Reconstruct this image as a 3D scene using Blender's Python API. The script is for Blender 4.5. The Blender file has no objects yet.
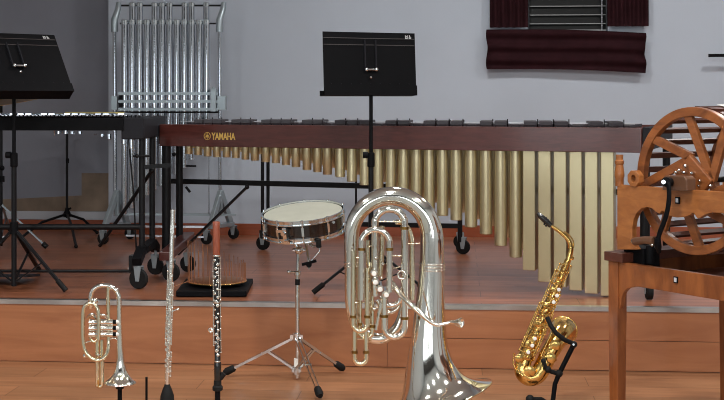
import bpy, math, random
from mathutils import Vector, Matrix
random.seed(7)
PI = math.pi
sc = bpy.context.scene
COL = sc.collection
F = 1250.0; HZ = 100.0; CZ = 1.31; YAW = math.radians(4.36)
CA, SA = math.cos(YAW), math.sin(YAW)
STZ = 0.31                      # stage height
YE = 6.125                      # stage front edge
YW = 9.165                      # back wall
YR = 9.46                       # recessed wall on the left

# ------------------------------------------------------------------ survey helpers
def cw(X, Z, z):                # camera-aligned ground coordinates to world
    return Vector((X*CA - Z*SA, X*SA + Z*CA, z))
def P(px, py, Z):
    return cw((px-362)/F*Z, Z, CZ-(py-HZ)/F*Z)
def zat(py, Z): return CZ-(py-HZ)/F*Z
def wallx(px, Y):               # world x where the column px meets the plane y=Y
    t = (px-362)/F
    Z = Y/(t*SA+CA)
    return t*Z*CA - Z*SA, Z
RT = Vector((CA, SA, 0)); FW = Vector((-SA, CA, 0)); UP = Vector((0, 0, 1))

# ------------------------------------------------------------------ materials
def newmat(name):
    m = bpy.data.materials.new(name); m.use_nodes = True
    nt = m.node_tree; b = nt.nodes['Principled BSDF']
    return m, nt, b
def pm(name, col, rough=.5, metal=0.0, spec=None, coat=0, bump=0, bscale=200, var=0, vscale=8):
    m, nt, b = newmat(name)
    b.inputs['Base Color'].default_value = (*col, 1)
    b.inputs['Roughness'].default_value = rough
    b.inputs['Metallic'].default_value = metal
    if spec is not None: b.inputs['Specular IOR Level'].default_value = spec
    if coat: b.inputs['Coat Weight'].default_value = coat; b.inputs['Coat Roughness'].default_value = .08
    tc = nt.nodes.new('ShaderNodeTexCoord')
    if bump:
        n = nt.nodes.new('ShaderNodeTexNoise'); n.inputs['Scale'].default_value = bscale
        bp = nt.nodes.new('ShaderNodeBump'); bp.inputs['Strength'].default_value = bump; bp.inputs['Distance'].default_value = .002
        nt.links.new(tc.outputs['Object'], n.inputs['Vector'])
        nt.links.new(n.outputs['Fac'], bp.inputs['Height']); nt.links.new(bp.outputs['Normal'], b.inputs['Normal'])
    if var:
        n = nt.nodes.new('ShaderNodeTexNoise'); n.inputs['Scale'].default_value = vscale; n.inputs['Detail'].default_value = 4
        r = nt.nodes.new('ShaderNodeValToRGB')
        r.color_ramp.elements[0].position = .3; r.color_ramp.elements[1].position = .7
        r.color_ramp.elements[0].color = (*[c*(1-var) for c in col], 1)
        r.color_ramp.elements[1].color = (*[min(1, c*(1+var)) for c in col], 1)
        nt.links.new(tc.outputs['Object'], n.inputs['Vector'])
        nt.links.new(n.outputs['Fac'], r.inputs['Fac']); nt.links.new(r.outputs['Color'], b.inputs['Base Color'])
    return m
def wood(name, c0, c1, rough=.35, stretch=(1, 12, 12), scale=3, coat=0, plank=None, gap=(.06, .02, .012), rot=None, dist=1.0):
    """grain noise stretched along one axis; plank=(length, width, axes) adds board joints"""
    m, nt, b = newmat(name)
    tc = nt.nodes.new('ShaderNodeTexCoord')
    mp = nt.nodes.new('ShaderNodeMapping'); mp.inputs['Scale'].default_value = stretch
    if rot: mp.inputs['Rotation'].default_value = rot
    n = nt.nodes.new('ShaderNodeTexNoise'); n.inputs['Scale'].default_value = scale; n.inputs['Detail'].default_value = 7
    n.inputs['Roughness'].default_value = .6; n.inputs['Distortion'].default_value = dist
    r = nt.nodes.new('ShaderNodeValToRGB')
    r.color_ramp.elements[0].position = .3; r.color_ramp.elements[1].position = .72
    r.color_ramp.elements[0].color = (*c0, 1); r.color_ramp.elements[1].color = (*c1, 1)
    nt.links.new(tc.outputs['Object'], mp.inputs['Vector']); nt.links.new(mp.outputs['Vector'], n.inputs['Vector'])
    nt.links.new(n.outputs['Fac'], r.inputs['Fac'])
    out = r.outputs['Color']
    if plank:
        L, W, ax = plank
        mp2 = nt.nodes.new('ShaderNodeMapping')
        if ax == 'xz': mp2.inputs['Rotation'].default_value = (PI/2, 0, 0)
        br = nt.nodes.new('ShaderNodeTexBrick'); br.offset = .37
        br.inputs['Scale'].default_value = 1; br.inputs['Brick Width'].default_value = L; br.inputs['Row Height'].default_value = W
        br.inputs['Mortar Size'].default_value = .0022; br.inputs['Mortar Smooth'].default_value = .2
        br.inputs['Color1'].default_value = (.86, .86, .86, 1); br.inputs['Color2'].default_value = (1.1, 1.06, 1.04, 1)
        br.inputs['Mortar'].default_value = (.35, .3, .28, 1)
        mx = nt.nodes.new('ShaderNodeMix'); mx.data_type = 'RGBA'; mx.blend_type = 'MULTIPLY'; mx.inputs[0].default_value = 1
        nt.links.new(tc.outputs['Object'], mp2.inputs['Vector']); nt.links.new(mp2.outputs['Vector'], br.inputs['Vector'])
        nt.links.new(out, mx.inputs[6]); nt.links.new(br.outputs['Color'], mx.inputs[7]); out = mx.outputs[2]
    nt.links.new(out, b.inputs['Base Color'])
    b.inputs['Roughness'].default_value = rough
    if coat: b.inputs['Coat Weight'].default_value = coat; b.inputs['Coat Roughness'].default_value = .12
    return m

M = {}
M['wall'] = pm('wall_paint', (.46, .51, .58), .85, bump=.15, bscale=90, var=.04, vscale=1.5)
M['recess'] = pm('shaded_recess_wall', (.24, .25, .29), .85, bump=.2, bscale=70, var=.08, vscale=2)  # shade of the recess is put into this darker base colour
M['hall'] = pm('hall_wall_paint', (.40, .41, .42), .85)
M['ceil'] = pm('ceiling_paint', (.62, .62, .62), .9)
M['stage'] = wood('stage_floor_wood', (.20, .066, .029), (.40, .150, .074), .33, (1, 9, 9), 1.3, coat=.10, plank=(1.3, .19, 'xy'))
M['riser'] = wood('riser_laminate', (.29, .105, .042), (.45, .185, .080), .38, (1, 9, 7), 1.3, coat=.08)
M['floor'] = wood('hall_floor_wood', (.27, .115, .050), (.44, .215, .105), .38, (1, 9, 9), 1.3, coat=.08, plank=(1.3, .19, 'xy'))
M['base'] = wood('baseboard_wood', (.24, .05, .018), (.34, .085, .03), .35, (1, 6, 10), 2)
M['white'] = pm('white_trim', (.50, .52, .56), .6)
M['clad'] = pm('stone_cladding', (.24, .18, .13), .8, bump=.4, bscale=30, var=.3, vscale=5)
M['alu'] = pm('aluminium_nosing', (.52, .51, .49), .3, 1.0, var=.35, vscale=3)  # tone noise paints dark reflections into the strip
M['black'] = pm('black_paint', (.005, .005, .006), .55, spec=.08)
M['blackm'] = pm('black_metal', (.007, .007, .008), .4, spec=.2)
M['grey'] = pm('dark_grey_plastic', (.018, .018, .022), .55, spec=.12)
M['rib'] = pm('worn_paint_edge', (.06, .05, .05), .4)
M['rubber'] = pm('black_rubber', (.008, .008, .008), .7, spec=.25)
M['chrome'] = pm('chrome', (.74, .78, .80), .12, 1.0)
M['silver'] = pm('silver_plate', (.90, .875, .80), .09, 1.0)
M['silverg'] = pm('warm_silver_plate', (.88, .80, .60), .14, 1.0)
M['flute'] = pm('flute_silver', (.92, .90, .84), .2, 1.0)
M['brass'] = pm('gold_lacquer_brass', (.80, .52, .17), .16, 1.0, bump=.5, bscale=70, var=.25, vscale=50)
M['brassd'] = pm('ferrule_and_gap_brass', (.30, .17, .05), .3, 1.0)
M['pearl'] = pm('pearl_key_touch', (.85, .83, .78), .25)
M['gold'] = pm('champagne_gold_tube', (.62, .54, .335), .32, .85, var=.03, vscale=3)
M['chime'] = pm('brushed_chime_steel', (.56, .59, .63), .10, 1.0)
M['chimef'] = pm('grey_chime_frame', (.34, .40, .43), .35, .5)
M['mahog'] = wood('mahogany_rail', (.055, .012, .009), (.10, .026, .02), .32, (1, 6, 14), 4, coat=.35)
M['rosew'] = pm('rosewood_bar', (.030, .024, .030), .45)
M['wheelw'] = wood('orange_varnished_wood', (.13, .036, .010), (.36, .118, .032), .33, (3, 3, 9), 2, coat=.3)
M['framew'] = wood('amber_varnished_wood', (.22, .068, .016), (.42, .155, .042), .33, (3, 3, 10), 2.5, coat=.4)
M['tablew'] = wood('red_brown_table_wood', (.14, .036, .010), (.33, .105, .028), .3, (8, 8, 2), 1.6, coat=.3)
M['block'] = pm('brown_varnished_block', (.12, .055, .03), .3, coat=.3)
M['darkw'] = wood('dark_slat_wood', (.055, .015, .009), (.11, .032, .018), .4, (4, 4, 8), 3)
M['cloth'] = pm('white_canvas', (.75, .75, .72), .9, bump=.3, bscale=300)
M['curtain'] = pm('burgundy_curtain_fabric', (.022, .006, .008), .85, spec=.1, bump=.3, bscale=300, var=.2, vscale=12)
M['blind'] = pm('black_blind_slat', (.006, .007, .007), .5, spec=.2)
M['blindedge'] = pm('blind_slat_edge', (.28, .29, .29), .5)
M['head'] = pm('drum_head_coating', (.40, .40, .33), .5, var=.05, vscale=14)
M['shell'] = wood('dark_walnut_drum_shell', (.006, .003, .002), (.016, .008, .006), .15, (8, 8, 2), 4, coat=.6)
M['copper'] = pm('copper', (.50, .25, .14), .35, 1.0)
M['bronze'] = pm('bronze_cymbal', (.38, .22, .09), .35, 1.0)
M['redwood'] = wood('reddish_brown_cocus_wood', (.20, .045, .022), (.36, .10, .055), .25, (10, 10, 2), 6, coat=.5)
M['ebony'] = pm('ebony', (.010, .009, .009), .2, coat=.4)
M['logo'] = pm('gold_lettering', (.72, .48, .12), .4, .3)
M['paint'] = pm('white_lettering', (.7, .7, .7), .5)
M['felt'] = pm('yellow_felt', (.50, .40, .14), .9)
def glass():
    m, nt, b = newmat('window_glass')
    b.inputs['Base Color'].default_value = (.8, .85, .85, 1); b.inputs['Roughness'].default_value = .02
    b.inputs['Transmission Weight'].default_value = .9
    return m
M['glass'] = glass()
def emis(name, col, s):
    m, nt, b = newmat(name)
    b.inputs['Emission Color'].default_value = (*col, 1); b.inputs['Emission Strength'].default_value = s
    return m
M['glow'] = emis('added_window_glow', (.86, .94, 1), 4.5)  # glow of the windows added behind the camera
M['carpet'] = pm('made_up_grey_carpet', (.20, .20, .185), .95, bump=.3, bscale=200)  # made-up hall floor, neutral grey to keep orange out of the silver
M['upper'] = pm('unseen_dark_upper_wall', (.05, .04, .035), .8)
M['lamp'] = emis('lamp_diffuser', (1, .97, .92), 6)

# ------------------------------------------------------------------ mesh builder
class B:
    def __init__(s): s.v = []; s.f = []; s.sm = []; s.mi = []; s.cur = 0; s.mats = None
    def add(s, vs, fs, smooth=False):
        o = len(s.v); s.v += [Vector(q) for q in vs]
        for f in fs: s.f.append([i+o for i in f]); s.sm.append(smooth); s.mi.append(s.cur)
        return s
    def box(s, lo, hi):
        x0, y0, z0 = lo; x1, y1, z1 = hi
        return s.add([(x0,y0,z0),(x1,y0,z0),(x1,y1,z0),(x0,y1,z0),(x0,y0,z1),(x1,y0,z1),(x1,y1,z1),(x0,y1,z1)],
              [(0,3,2,1),(4,5,6,7),(0,1,5,4),(1,2,6,5),(2,3,7,6),(3,0,4,7)])
    def obox(s, c, ax, ay, az):      # centre and three half-axis vectors
        c = Vector(c); vs = []
        for k in (-1, 1):
            for (i, j) in ((-1,-1),(1,-1),(1,1),(-1,1)): vs.append(c+ax*i+ay*j+az*k)
        return s.add(vs, [(0,3,2,1),(4,5,6,7),(0,1,5,4),(1,2,6,5),(2,3,7,6),(3,0,4,7)])
    def bar(s, p0, p1, w, h, up=UP):  # rectangular bar from p0 to p1, w across, h along up
        p0 = Vector(p0); p1 = Vector(p1); d = (p1-p0); L = d.length; d.normalize()
        r = d.cross(Vector(up))
        if r.length < 1e-4: r = d.cross(Vector((1, 0, 0)))
        r.normalize(); u = r.cross(d).normalized()
        return s.obox((p0+p1)/2, d*(L/2), r*(w/2), u*(h/2))
    def prism(s, poly, vec):         # polygon of 3-D points extruded by vec
        n = len(poly); poly = [Vector(q) for q in poly]; vec = Vector(vec)
        vs = poly+[q+vec for q in poly]
        return s.add(vs, [tuple(range(n-1, -1, -1)), tuple(range(n, 2*n))]+[(i, (i+1) % n, n+(i+1) % n, n+i) for i in range(n)])
    def sweep(s, pts, r, n=12, cap=True, closed=False, flat=1.0, upv=None):
        pts = [Vector(q) for q in pts]; m = len(pts)
        if not hasattr(r, '__len__'): r = [r]*m
        T = []
        for i in range(m):
            a = pts[i-1] if (i > 0 or closed) else pts[i]; b = pts[(i+1) % m] if (i < m-1 or closed) else pts[i]
            T.append((b-a).normalized())
        u = Vector(upv) if upv else (Vector((0, 0, 1)) if abs(T[0].z) < .9 else Vector((0, 1, 0)))
        u = (u-T[0]*u.dot(T[0])).normalized(); vs = []
        for i in range(m):
            if i: u = (u-T[i]*u.dot(T[i])).normalized()
            w = T[i].cross(u)
            for k in range(n):
                a = 2*PI*k/n; vs.append(pts[i]+u*(math.cos(a)*r[i])+w*(math.sin(a)*r[i]*flat))
        fs = []
        for i in range(m if closed else m-1):
            j = (i+1) % m
            for k in range(n): fs.append((i*n+k, i*n+(k+1) % n, j*n+(k+1) % n, j*n+k))
        s.add(vs, fs, True)
        if cap and not closed:
            s.add(vs[:n], [tuple(range(n-1, -1, -1))]); s.add(vs[-n:], [tuple(range(n))])
        return s
    def lathe(s, o, ax, prof, n=24, cap=True):
        # break smooth shading at sharp profile corners
        q = [prof[0]]
        for i in range(1, len(prof)-1):
            a = Vector((prof[i][0]-prof[i-1][0], prof[i][1]-prof[i-1][1])); c = Vector((prof[i+1][0]-prof[i][0], prof[i+1][1]-prof[i][1]))
            q.append(prof[i])
            if a.length > 1e-6 and c.length > 1e-6 and a.angle(c) > .6: q += [None, prof[i]]
        q.append(prof[-1])
        if None in q:
            run = []; runs = []
            for e_ in q+[None]:
                if e_ is None: runs.append(run); run = []
                else: run.append(e_)
            for k_, r_ in enumerate(runs): s.lathe_run(o, ax, r_, n, cap and k_ == 0, cap and k_ == len(runs)-1)
            return s
        return s.lathe_run(o, ax, prof, n, cap, cap)
    def lathe_run(s, o, ax, prof, n, cap0, cap1):
        o = Vector(o); ax = Vector(ax).normalized()
        u = Vector((0, 0, 1)) if abs(ax.z) < .9 else Vector((0, 1, 0)); u = (u-ax*u.dot(ax)).normalized(); w = ax.cross(u)
        vs = []
        for (t, r) in prof:
            for k in range(n):
                a = 2*PI*k/n; vs.append(o+ax*t+u*(math.cos(a)*r)+w*(math.sin(a)*r))
        fs = []
        for i in range(len(prof)-1):
            for k in range(n): fs.append((i*n+k, i*n+(k+1) % n, (i+1)*n+(k+1) % n, (i+1)*n+k))
        s.add(vs, fs, True)
        if cap0 and prof[0][1] > 1e-5: s.add(vs[:n], [tuple(range(n-1, -1, -1))])
        if cap1 and prof[-1][1] > 1e-5: s.add(vs[-n:], [tuple(range(n))])
        return s
    def cyl(s, p0, p1, r, n=16): return s.lathe(p0, Vector(p1)-Vector(p0), [(0, r), ((Vector(p1)-Vector(p0)).length, r)], n)
    def ring(s, c, ax, R, r, n=24, m=8):
        c = Vector(c); ax = Vector(ax).normalized()
        u = Vector((0, 0, 1)) if abs(ax.z) < .9 else Vector((0, 1, 0)); u = (u-ax*u.dot(ax)).normalized(); w = ax.cross(u)
        return s.sweep([c+u*(math.cos(2*PI*k/n)*R)+w*(math.sin(2*PI*k/n)*R) for k in range(n)], r, m, closed=True)
    def ball(s, c, r, n=12, ax=UP):
        return s.lathe(Vector(c)-Vector(ax)*r, ax, [(r-r*math.cos(PI*i/8), max(1e-6, r*math.sin(PI*i/8))) for i in range(9)], n, False)
    def part(s, name, mat, root=None, bevel=0):
        me = bpy.data.meshes.new(name)
        L = root.get('_o') if root is not None else None
        off = Vector(L) if L is not None else Vector((0, 0, 0))
        if root is None:
            xs = [q.x for q in s.v]; ys = [q.y for q in s.v]; zs = [q.z for q in s.v]
            off = Vector(((min(xs)+max(xs))/2, (min(ys)+max(ys))/2, min(zs)))
        me.from_pydata([tuple(q-off) for q in s.v], [], s.f); me.update()
        me.polygons.foreach_set('use_smooth', s.sm)
        for mm in (mat if isinstance(mat, (list, tuple)) else [mat]): me.materials.append(mm)
        me.polygons.foreach_set('material_index', s.mi)
        o = bpy.data.objects.new(name, me); COL.objects.link(o)
        if root is not None: o.parent = root
        else: o.location = off
        o['_o'] = tuple(off)
        if bevel:
            b = o.modifiers.new('edge', 'BEVEL'); b.width = bevel; b.segments = 2; b.limit_method = 'ANGLE'
        return o
def thing(name, label, cat, loc, group=None):
    o = bpy.data.objects.new(name, None); COL.objects.link(o); o.location = loc; o.empty_display_size = .05
    o['label'] = label; o['category'] = cat; o['_o'] = tuple(loc)
    if group: o['group'] = group
    return o
def tag(o, label, cat, group=None):
    o['label'] = label; o['category'] = cat
    if group: o['group'] = group
    return o
def struct(b, name, mat, label=None, root=None):
    o = b.part(name, mat, root)
    if root is None: o['kind'] = 'structure'
    if label: o['label'] = label
    return o
def cr(pts, n=6, closed=False):      # Catmull-Rom through tuples of any length
    out = []; m = len(pts)
    rng = range(m if closed else m-1)
    for i in rng:
        g = lambda k: pts[k % m] if closed else pts[max(0, min(m-1, k))]
        p0, p1, p2, p3 = g(i-1), g(i), g(i+1), g(i+2)
        for j in range(n):
            t = j/n
            out.append(tuple(.5*((2*b)+(-a+c)*t+(2*a-5*b+4*c-d)*t*t+(-a+3*b-3*c+d)*t**3) for a, b, c, d in zip(p0, p1, p2, p3)))
    if not closed: out.append(tuple(pts[-1]))
    return out
def path(pts, Z, n=6):               # [(px,py,dz[,r_px])] -> world points
    q = cr(pts, n); return [P(a[0], a[1], Z)+FW*a[2] for a in q]
def arch(x0, x1, y0, ytop, y1, dz=0, k=9):  # up-over-down pixel path
    cx = (x0+x1)/2; r = abs(x1-x0)/2; yc = ytop+r; sg = 1 if x1 > x0 else -1
    out = [(x0, y0, dz), (x0, (y0+yc)/2, dz)]
    for i in range(k+1):
        a = PI-PI*i/k; out.append((cx+sg*r*math.cos(a), yc-r*math.sin(a), dz))
    return out+[(x1, (y1+yc)/2, dz), (x1, y1, dz)]
def ubend(x0, x1, y0, ybot, y1, dz=0, k=9):
    cx = (x0+x1)/2; r = abs(x1-x0)/2; yc = ybot-r; sg = 1 if x1 > x0 else -1
    out = [(x0, y0, dz), (x0, (y0+yc)/2, dz)]
    for i in range(k+1):
        a = PI-PI*i/k; out.append((cx+sg*r*math.cos(a), yc+r*math.sin(a), dz))
    return out+[(x1, (y1+yc)/2, dz), (x1, y1, dz)]

# ================================================================== THE SETTING
XL, XRR, YB, ZC = -5.0, 3.6, -2.8, 3.5
b = B(); b.box((XL, 4.3, -.05), (XRR, YE, 0)); struct(b, 'floor', M['floor'], 'orange-brown wooden floor strip before the stage')
b = B(); b.box((XL, YB, -.05), (XRR, 4.3, 0)); struct(b, 'floor_hall', M['carpet'], 'made-up grey carpet of the unseen hall, added for neutral reflections')
b = B(); b.box((XL, YE, 0), (XRR, YR+.2, STZ)); b.mats = None
so = struct(b, 'floor_stage', M['stage'], 'raised brown wooden stage floor')
# riser panels on the stage front: left run one tall board, right run two boards
b = B(); xs = [-5, -.34, 1.62, 3.6]
for i in range(len(xs)-1):
    if xs[i] < -.5: rows = [(0.004, STZ-.022)]
    else: rows = [(0.004, .146), (.149, STZ-.022)]
    for (z0, z1) in rows: b.box((xs[i]+.001, YE-.012, z0), (xs[i+1]-.001, YE, z1))
struct(b, 'trim_1', M['riser'], 'laminate wood stage front')
b = B(); b.box((XL, YE-.018, STZ-.021), (XRR, YE+.02, STZ+.002))
struct(b, 'trim_2', M['alu'], 'aluminium nosing along the stage edge')
# back wall with a window opening
wx0, _ = wallx(528, YW); wx1, _ = wallx(608, YW); xc, _ = wallx(108.5, YW)
wz0 = 1.80; wz1 = 2.75
b = B()
b.box((xc, YW, STZ), (wx0, YW+.2, ZC)); b.box((wx1, YW, STZ), (XRR, YW+.2, ZC))
b.box((wx0, YW, STZ), (wx1, YW+.2, wz0)); b.box((wx0, YW, wz1), (wx1, YW+.2, ZC))
b.box((xc, YW+.2, STZ), (xc+.15, YR, ZC))
struct(b, 'wall_back', M['wall'], 'pale blue-grey back wall')
b = B(); b.box((XL, YR, STZ), (xc+.15, YR+.2, ZC)); struct(b, 'wall_recess', M['recess'], 'recessed wall at left, its shade put in as darker grey')
b = B(); b.box((XL-.15, YB, 0), (XL, YR+.2, ZC)); struct(b, 'wall_left', M['hall'])
b = B(); b.box((XRR, YB, 0), (XRR+.15, YR+.2, ZC)); struct(b, 'wall_right', M['hall'])
b = B(); b.box((XL, YB-.15, 2.0), (XRR, YB, ZC)); struct(b, 'wall_front', M['upper'])  # unseen wall top kept dark so the chime tops mirror a dim band
b = B(); b.box((XL, YB-.15, 0), (XRR, YB, .55))
wins = [(-4.8, -3.4), (-3.1, -1.7), (-1.4, -.35), (.35, 1.55), (1.85, 3.3)]; xp = XL
for (xa, xb) in wins: b.box((xp, YB-.15, .55), (xa, YB, 2.0)); xp = xb
b.box((xp, YB-.15, .55), (XRR, YB, 2.0)); struct(b, 'wall_front_lower', M['hall'])
for k, (xa, xb) in enumerate(wins):  # unseen glowing windows, added to streak the metal and light the stage front
    b = B()
    for (u0, v0, u1, v1) in ((xa, .55, xa+.05, 2), (xb-.05, .55, xb, 2), (xa+.05, .55, xb-.05, .60), (xa+.05, 1.95, xb-.05, 2), ((xa+xb)/2-.02, .6, (xa+xb)/2+.02, 1.95)): b.box((u0, YB-.10, v0), (u1, YB-.02, v1))
    wn2 = struct(b, 'window_%d' % (k+2), M['black'], 'made-up glowing hall window, unseen, added for reflections and front light')
    b = B(); b.box((xa+.05, YB-.075, .6), (xb-.05, YB-.07, 1.95)); b.part('added_glow_pane', M['glow'], wn2)
b = B(); b.box((XL, YB, ZC), (XRR, YR+.2, ZC+.1)); struct(b, 'ceiling', M['ceil'])
b = B(); b.box((xc-.012, YW-.014, STZ), (XRR, YW, STZ+.085)); b.box((xc-.012, YW, STZ), (xc, YR, STZ+.085))
struct(b, 'baseboard_back', M['base'])
b = B(); b.box((XL, YR-.014, STZ), (xc-.012, YR, STZ+.075)); struct(b, 'baseboard_recess', M['base'])
b = B(); b.box((XL, YR-.012, STZ+.077), (xc-.013, YR, STZ+.14)); struct(b, 'trim_3', M['white'], 'white strip above the recess baseboard')
b = B(); x0 = wallx(2, YR)[0]; x1 = wallx(82, YR)[0]; x2 = xc-.013; zt = zat(197, 9.65)
b.prism([(x0, YR-.008, STZ+.142), (x1, YR-.008, STZ+.142), (x1, YR-.008, zt+.012), (x0, YR-.008, zt-.022)], (0, .008, 0))
b.box((x1, YR-.01, STZ+.142), (x2, YR, zat(173, 9.65)))
struct(b, 'trim_4', M['clad'], 'brown bare cladding low on the recess wall')
# window
w = B(); t = .03
w.box((wx0, YW+.07, wz0), (wx0+t, YW+.12, wz1)); w.box((wx1-t, YW+.07, wz0), (wx1, YW+.12, wz1))
w.box((wx0+t, YW+.07, wz0), (wx1-t, YW+.12, wz0+t)); w.box((wx0+t, YW+.07, wz1-t), (wx1-t, YW+.12, wz1))
wn = struct(w, 'window_1', M['white'], 'small window behind a black blind')
g = B(); g.box((wx0+t, YW+.09, wz0+t), (wx1-t, YW+.096, wz1-t)); g.part('window_glass', M['glass'], wn)
# parts of structures need offset from window object
gl = bpy.data.objects['window_glass']
# venetian blind
bl = thing('venetian_blind', 'black horizontal blind lowered in the small window between burgundy curtains', 'blind', ((wx0+wx1)/2, YW+.03, wz0))
b = B(); b.box((wx0+.01, YW+.005, wz1-.04), (wx1-.01, YW+.05, wz1-.002)); b.part('head_rail', M['blind'], bl)
zz = wz0+.035; k = 0
b = B(); e = B()
while zz < wz1-.06:
    c = Vector(((wx0+wx1)/2, YW+.03, zz)); hw = (wx1-wx0)/2-.012
    b.obox(c, Vector((hw, 0, 0)), Vector((0, .010, .034)), Vector((0, .0012, -.0004)))
    e.box((c.x-hw, YW+.013, zz-.037), (c.x+hw, YW+.018, zz-.031)); zz += .064
b.part('slat_panel', M['blind'], bl); e.part('slat_edge', M['blindedge'], bl)['label'] = 'pale slat edges'
b = B(); b.box((wx0+.012, YW+.012, wz0+.006), (wx1-.012, YW+.045, wz0+.022)); b.part('bottom_rail', M['blindedge'], bl)
b = B()
xcd = wallx(602, YW)[0]
b.cyl((xcd, YW+.004, wz0+.01), (xcd, YW+.004, wz1-.05), .0035, 6)
for k in range(12): b.ball((xcd, YW+.004, wz0+.02+k*.03), .006, 6)
b.part('pull_cord', M['white'], bl)
# curtains: pleated sheets
def pleated(xa, xb, z0, z1, yc, amp, n, horizontal=False, sag=0):
    b = B(); N = n*8; cols = 14; vs = []
    for side in (0, 1):
        for i in range(N+1):
            for j in range(cols+1):
                u = i/N; v = j/cols
                if horizontal:
                    z = z0+(z1-z0)*u; x = xa+(xb-xa)*v; d = amp*(math.sin(u*n*2*PI+.5*math.sin(v*5))+.3*math.sin(v*9+u*6))
                    z += sag*math.sin(v*PI)+(v-.5)*-.03
                    x += (.012*math.sin(u*9))*(v-.5)
                else:
                    x = xa+(xb-xa)*u; z = z0+(z1-z0)*v; d = amp*math.sin(u*n*2*PI+.4*math.sin(v*4))
                vs.append((x, yc+d+side*.006, z))
    W = cols+1; T = (N+1)*W; fs = []
    for i in range(N):
        for j in range(cols):
            q = (i*W+j, i*W+j+1, (i+1)*W+j+1, (i+1)*W+j)
            fs.append(q[::-1]); fs.append(tuple(T+a for a in q))
    for i in range(N):
        fs.append((i*W, (i+1)*W, T+(i+1)*W, T+i*W)); fs.append((i*W+cols, T+i*W+cols, T+(i+1)*W+cols, (i+1)*W+cols))
    for j in range(cols):
        fs.append((j, T+j, T+j+1, j+1)); q = N*W; fs.append((q+j, q+j+1, T+q+j+1, T+q+j))
    b.add(vs, fs, True); return b
xa = wallx(489.5, YW)[0]; xb = wallx(647.5, YW)[0]
o = pleated(xa, wx0-.003, 1.835, 2.85, YW-.06, .016, 5).part('curtain', M['curtain'])
tag(o, 'burgundy pleated curtain hanging left of the black window blind', 'curtain', 'burgundy window curtains')
o = pleated(wx1-.012, xb, 1.84, 2.85, YW-.06, .016, 5).part('curtain', M['curtain'])
tag(o, 'burgundy pleated curtain hanging right of the black window blind', 'curtain', 'burgundy window curtains')
xa = wallx(486.5, YW)[0]; xb = wallx(644, YW)[0]
o = pleated(xa, xb, 1.518, 1.805, YW-.075, .014, 3, True, .012).part('curtain_swag', M['curtain'])
tag(o, 'burgundy gathered fabric band stretched across the wall under the window', 'curtain')
b = B(); b.cyl((xa-.05, YW-.06, 2.87), (xb+.05, YW-.06, 2.87), .014, 12)
for x in (xa-.02, xb+.02): b.box((x-.01, YW-.06, 2.86), (x+.01, YW-.001, 2.88))
tag(b.part('curtain_rod', M['black']), 'black curtain rod above the small window', 'curtain rod')
# wall bracket at right
b = B(); xa = wallx(708.5, YW-.1)[0]
b.bar((xa, YW-.1, zat(55.5, 8.9)), (xa+.35, YW-.1, zat(55.2, 8.9)), .018, .022); b.bar((xa+.33, YW-.1, 1.63), (xa+.33, YW-.001, 1.63), .02, .03)
tag(b.part('wall_hook_bar', M['black']), 'short black bar mounted on the wall right of the curtains', 'wall bar')

# ================================================================== MARIMBA
ZL0, XL0 = F/174, (160-362)/174.0
ZR0, XR0 = F/200, (643-362)/200.0
dv = Vector((XR0-XL0, ZR0-ZL0)); ML = dv.length; dv.normalize(); nv = Vector((-dv.y, dv.x))   # nv points back
def mpos(px, off=0):                 # X,Z on the marimba line (offset back) seen at column px
    o = Vector((XL0, ZL0))+nv*off; t = (px-362)/F
    s = (t*o.y-o.x)/(dv.x-t*dv.y); q = o+dv*s; return q.x, q.y
def mP(px, z, off=0):
    X, Z = mpos(px, off); return cw(X, Z, z)
def mS(s, off, z):                   # by distance along rail
    q = Vector((XL0, ZL0))+dv*s+nv*off; return cw(q.x, q.y, z)
MD = (mS(1, 0, 0)-mS(0, 0, 0)); MN = (mS(0, 1, 0)-mS(0, 0, 0))
mar = thing('marimba', 'long concert marimba with mahogany rail and champagne gold resonator tubes on stage', 'marimba', mS(ML/2, .4, STZ))
zt, zb = 1.171, 1.046
b = B(); b.bar(mP(160.5, (zt+zb)/2, 0), mP(642, (zt+zb)/2, 0), .026, zt-zb); rail = b.part('front_rail', M['mahog'], mar, .003)
b = B(); b.bar(mS(.0, .72, (zt+zb)/2), mS(ML, 1.08, (zt+zb)/2), .026, zt-zb-.01); b.part('rear_rail', M['mahog'], mar, .003)
# end boards
b = B(); b.bar(mS(-.0, .0, 1.11), mS(0, .74, 1.11), .024, .11); b.part('end_board', M['grey'], mar, .003)
b = B(); b.bar(mP(646, 1.115, .0), mP(646, 1.115, .0)+MN*1.06, .035, .115); b.part('end_board', M['grey'], mar, .003)
# lettering
def text_mesh(txt, size, offset=0):
    cu = bpy.data.curves.new('t', 'FONT'); cu.body = txt; cu.size = size; cu.offset = offset; cu.extrude = .0008
    cu.align_x = 'LEFT'
    ob = bpy.data.objects.new('t', cu); COL.objects.link(ob)
    dg = bpy.context.evaluated_depsgraph_get(); me = bpy.data.meshes.new_from_object(ob.evaluated_get(dg))
    bpy.data.objects.remove(ob); return me
me = text_mesh('YAMAHA', .052, .0016)
xs_ = [v.co.x for v in me.vertices]; ys_ = [v.co.y for v in me.vertices]
x0, x1_, y0, y1_ = min(xs_), max(xs_), min(ys_), max(ys_)
pA = mP(211.5, 0, -.0135); pB = mP(235.3, 0, -.0135); Wd = (pB-pA).length
zlo = zat(139.8, mpos(223)[1]); zhi = zat(132.6, mpos(223)[1])
b = B()
b.add([pA+MD*((v.co.x-x0)/(x1_-x0)*Wd)+UP*(zlo+(v.co.y-y0)/(y1_-y0)*(zhi-zlo))+MN*(-v.co.z) for v in me.vertices], [tuple(p.vertices)[::-1] for p in me.polygons])
b.part('logo_lettering', M['logo'], rail)
b = B(); c = mP(207.3, (zlo+zhi)/2, -.0145); R = .0205
b.ring(c, MN, R, .0016, 28, 6); b.ring(c, MN, .006, .0012, 14, 5)
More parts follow.
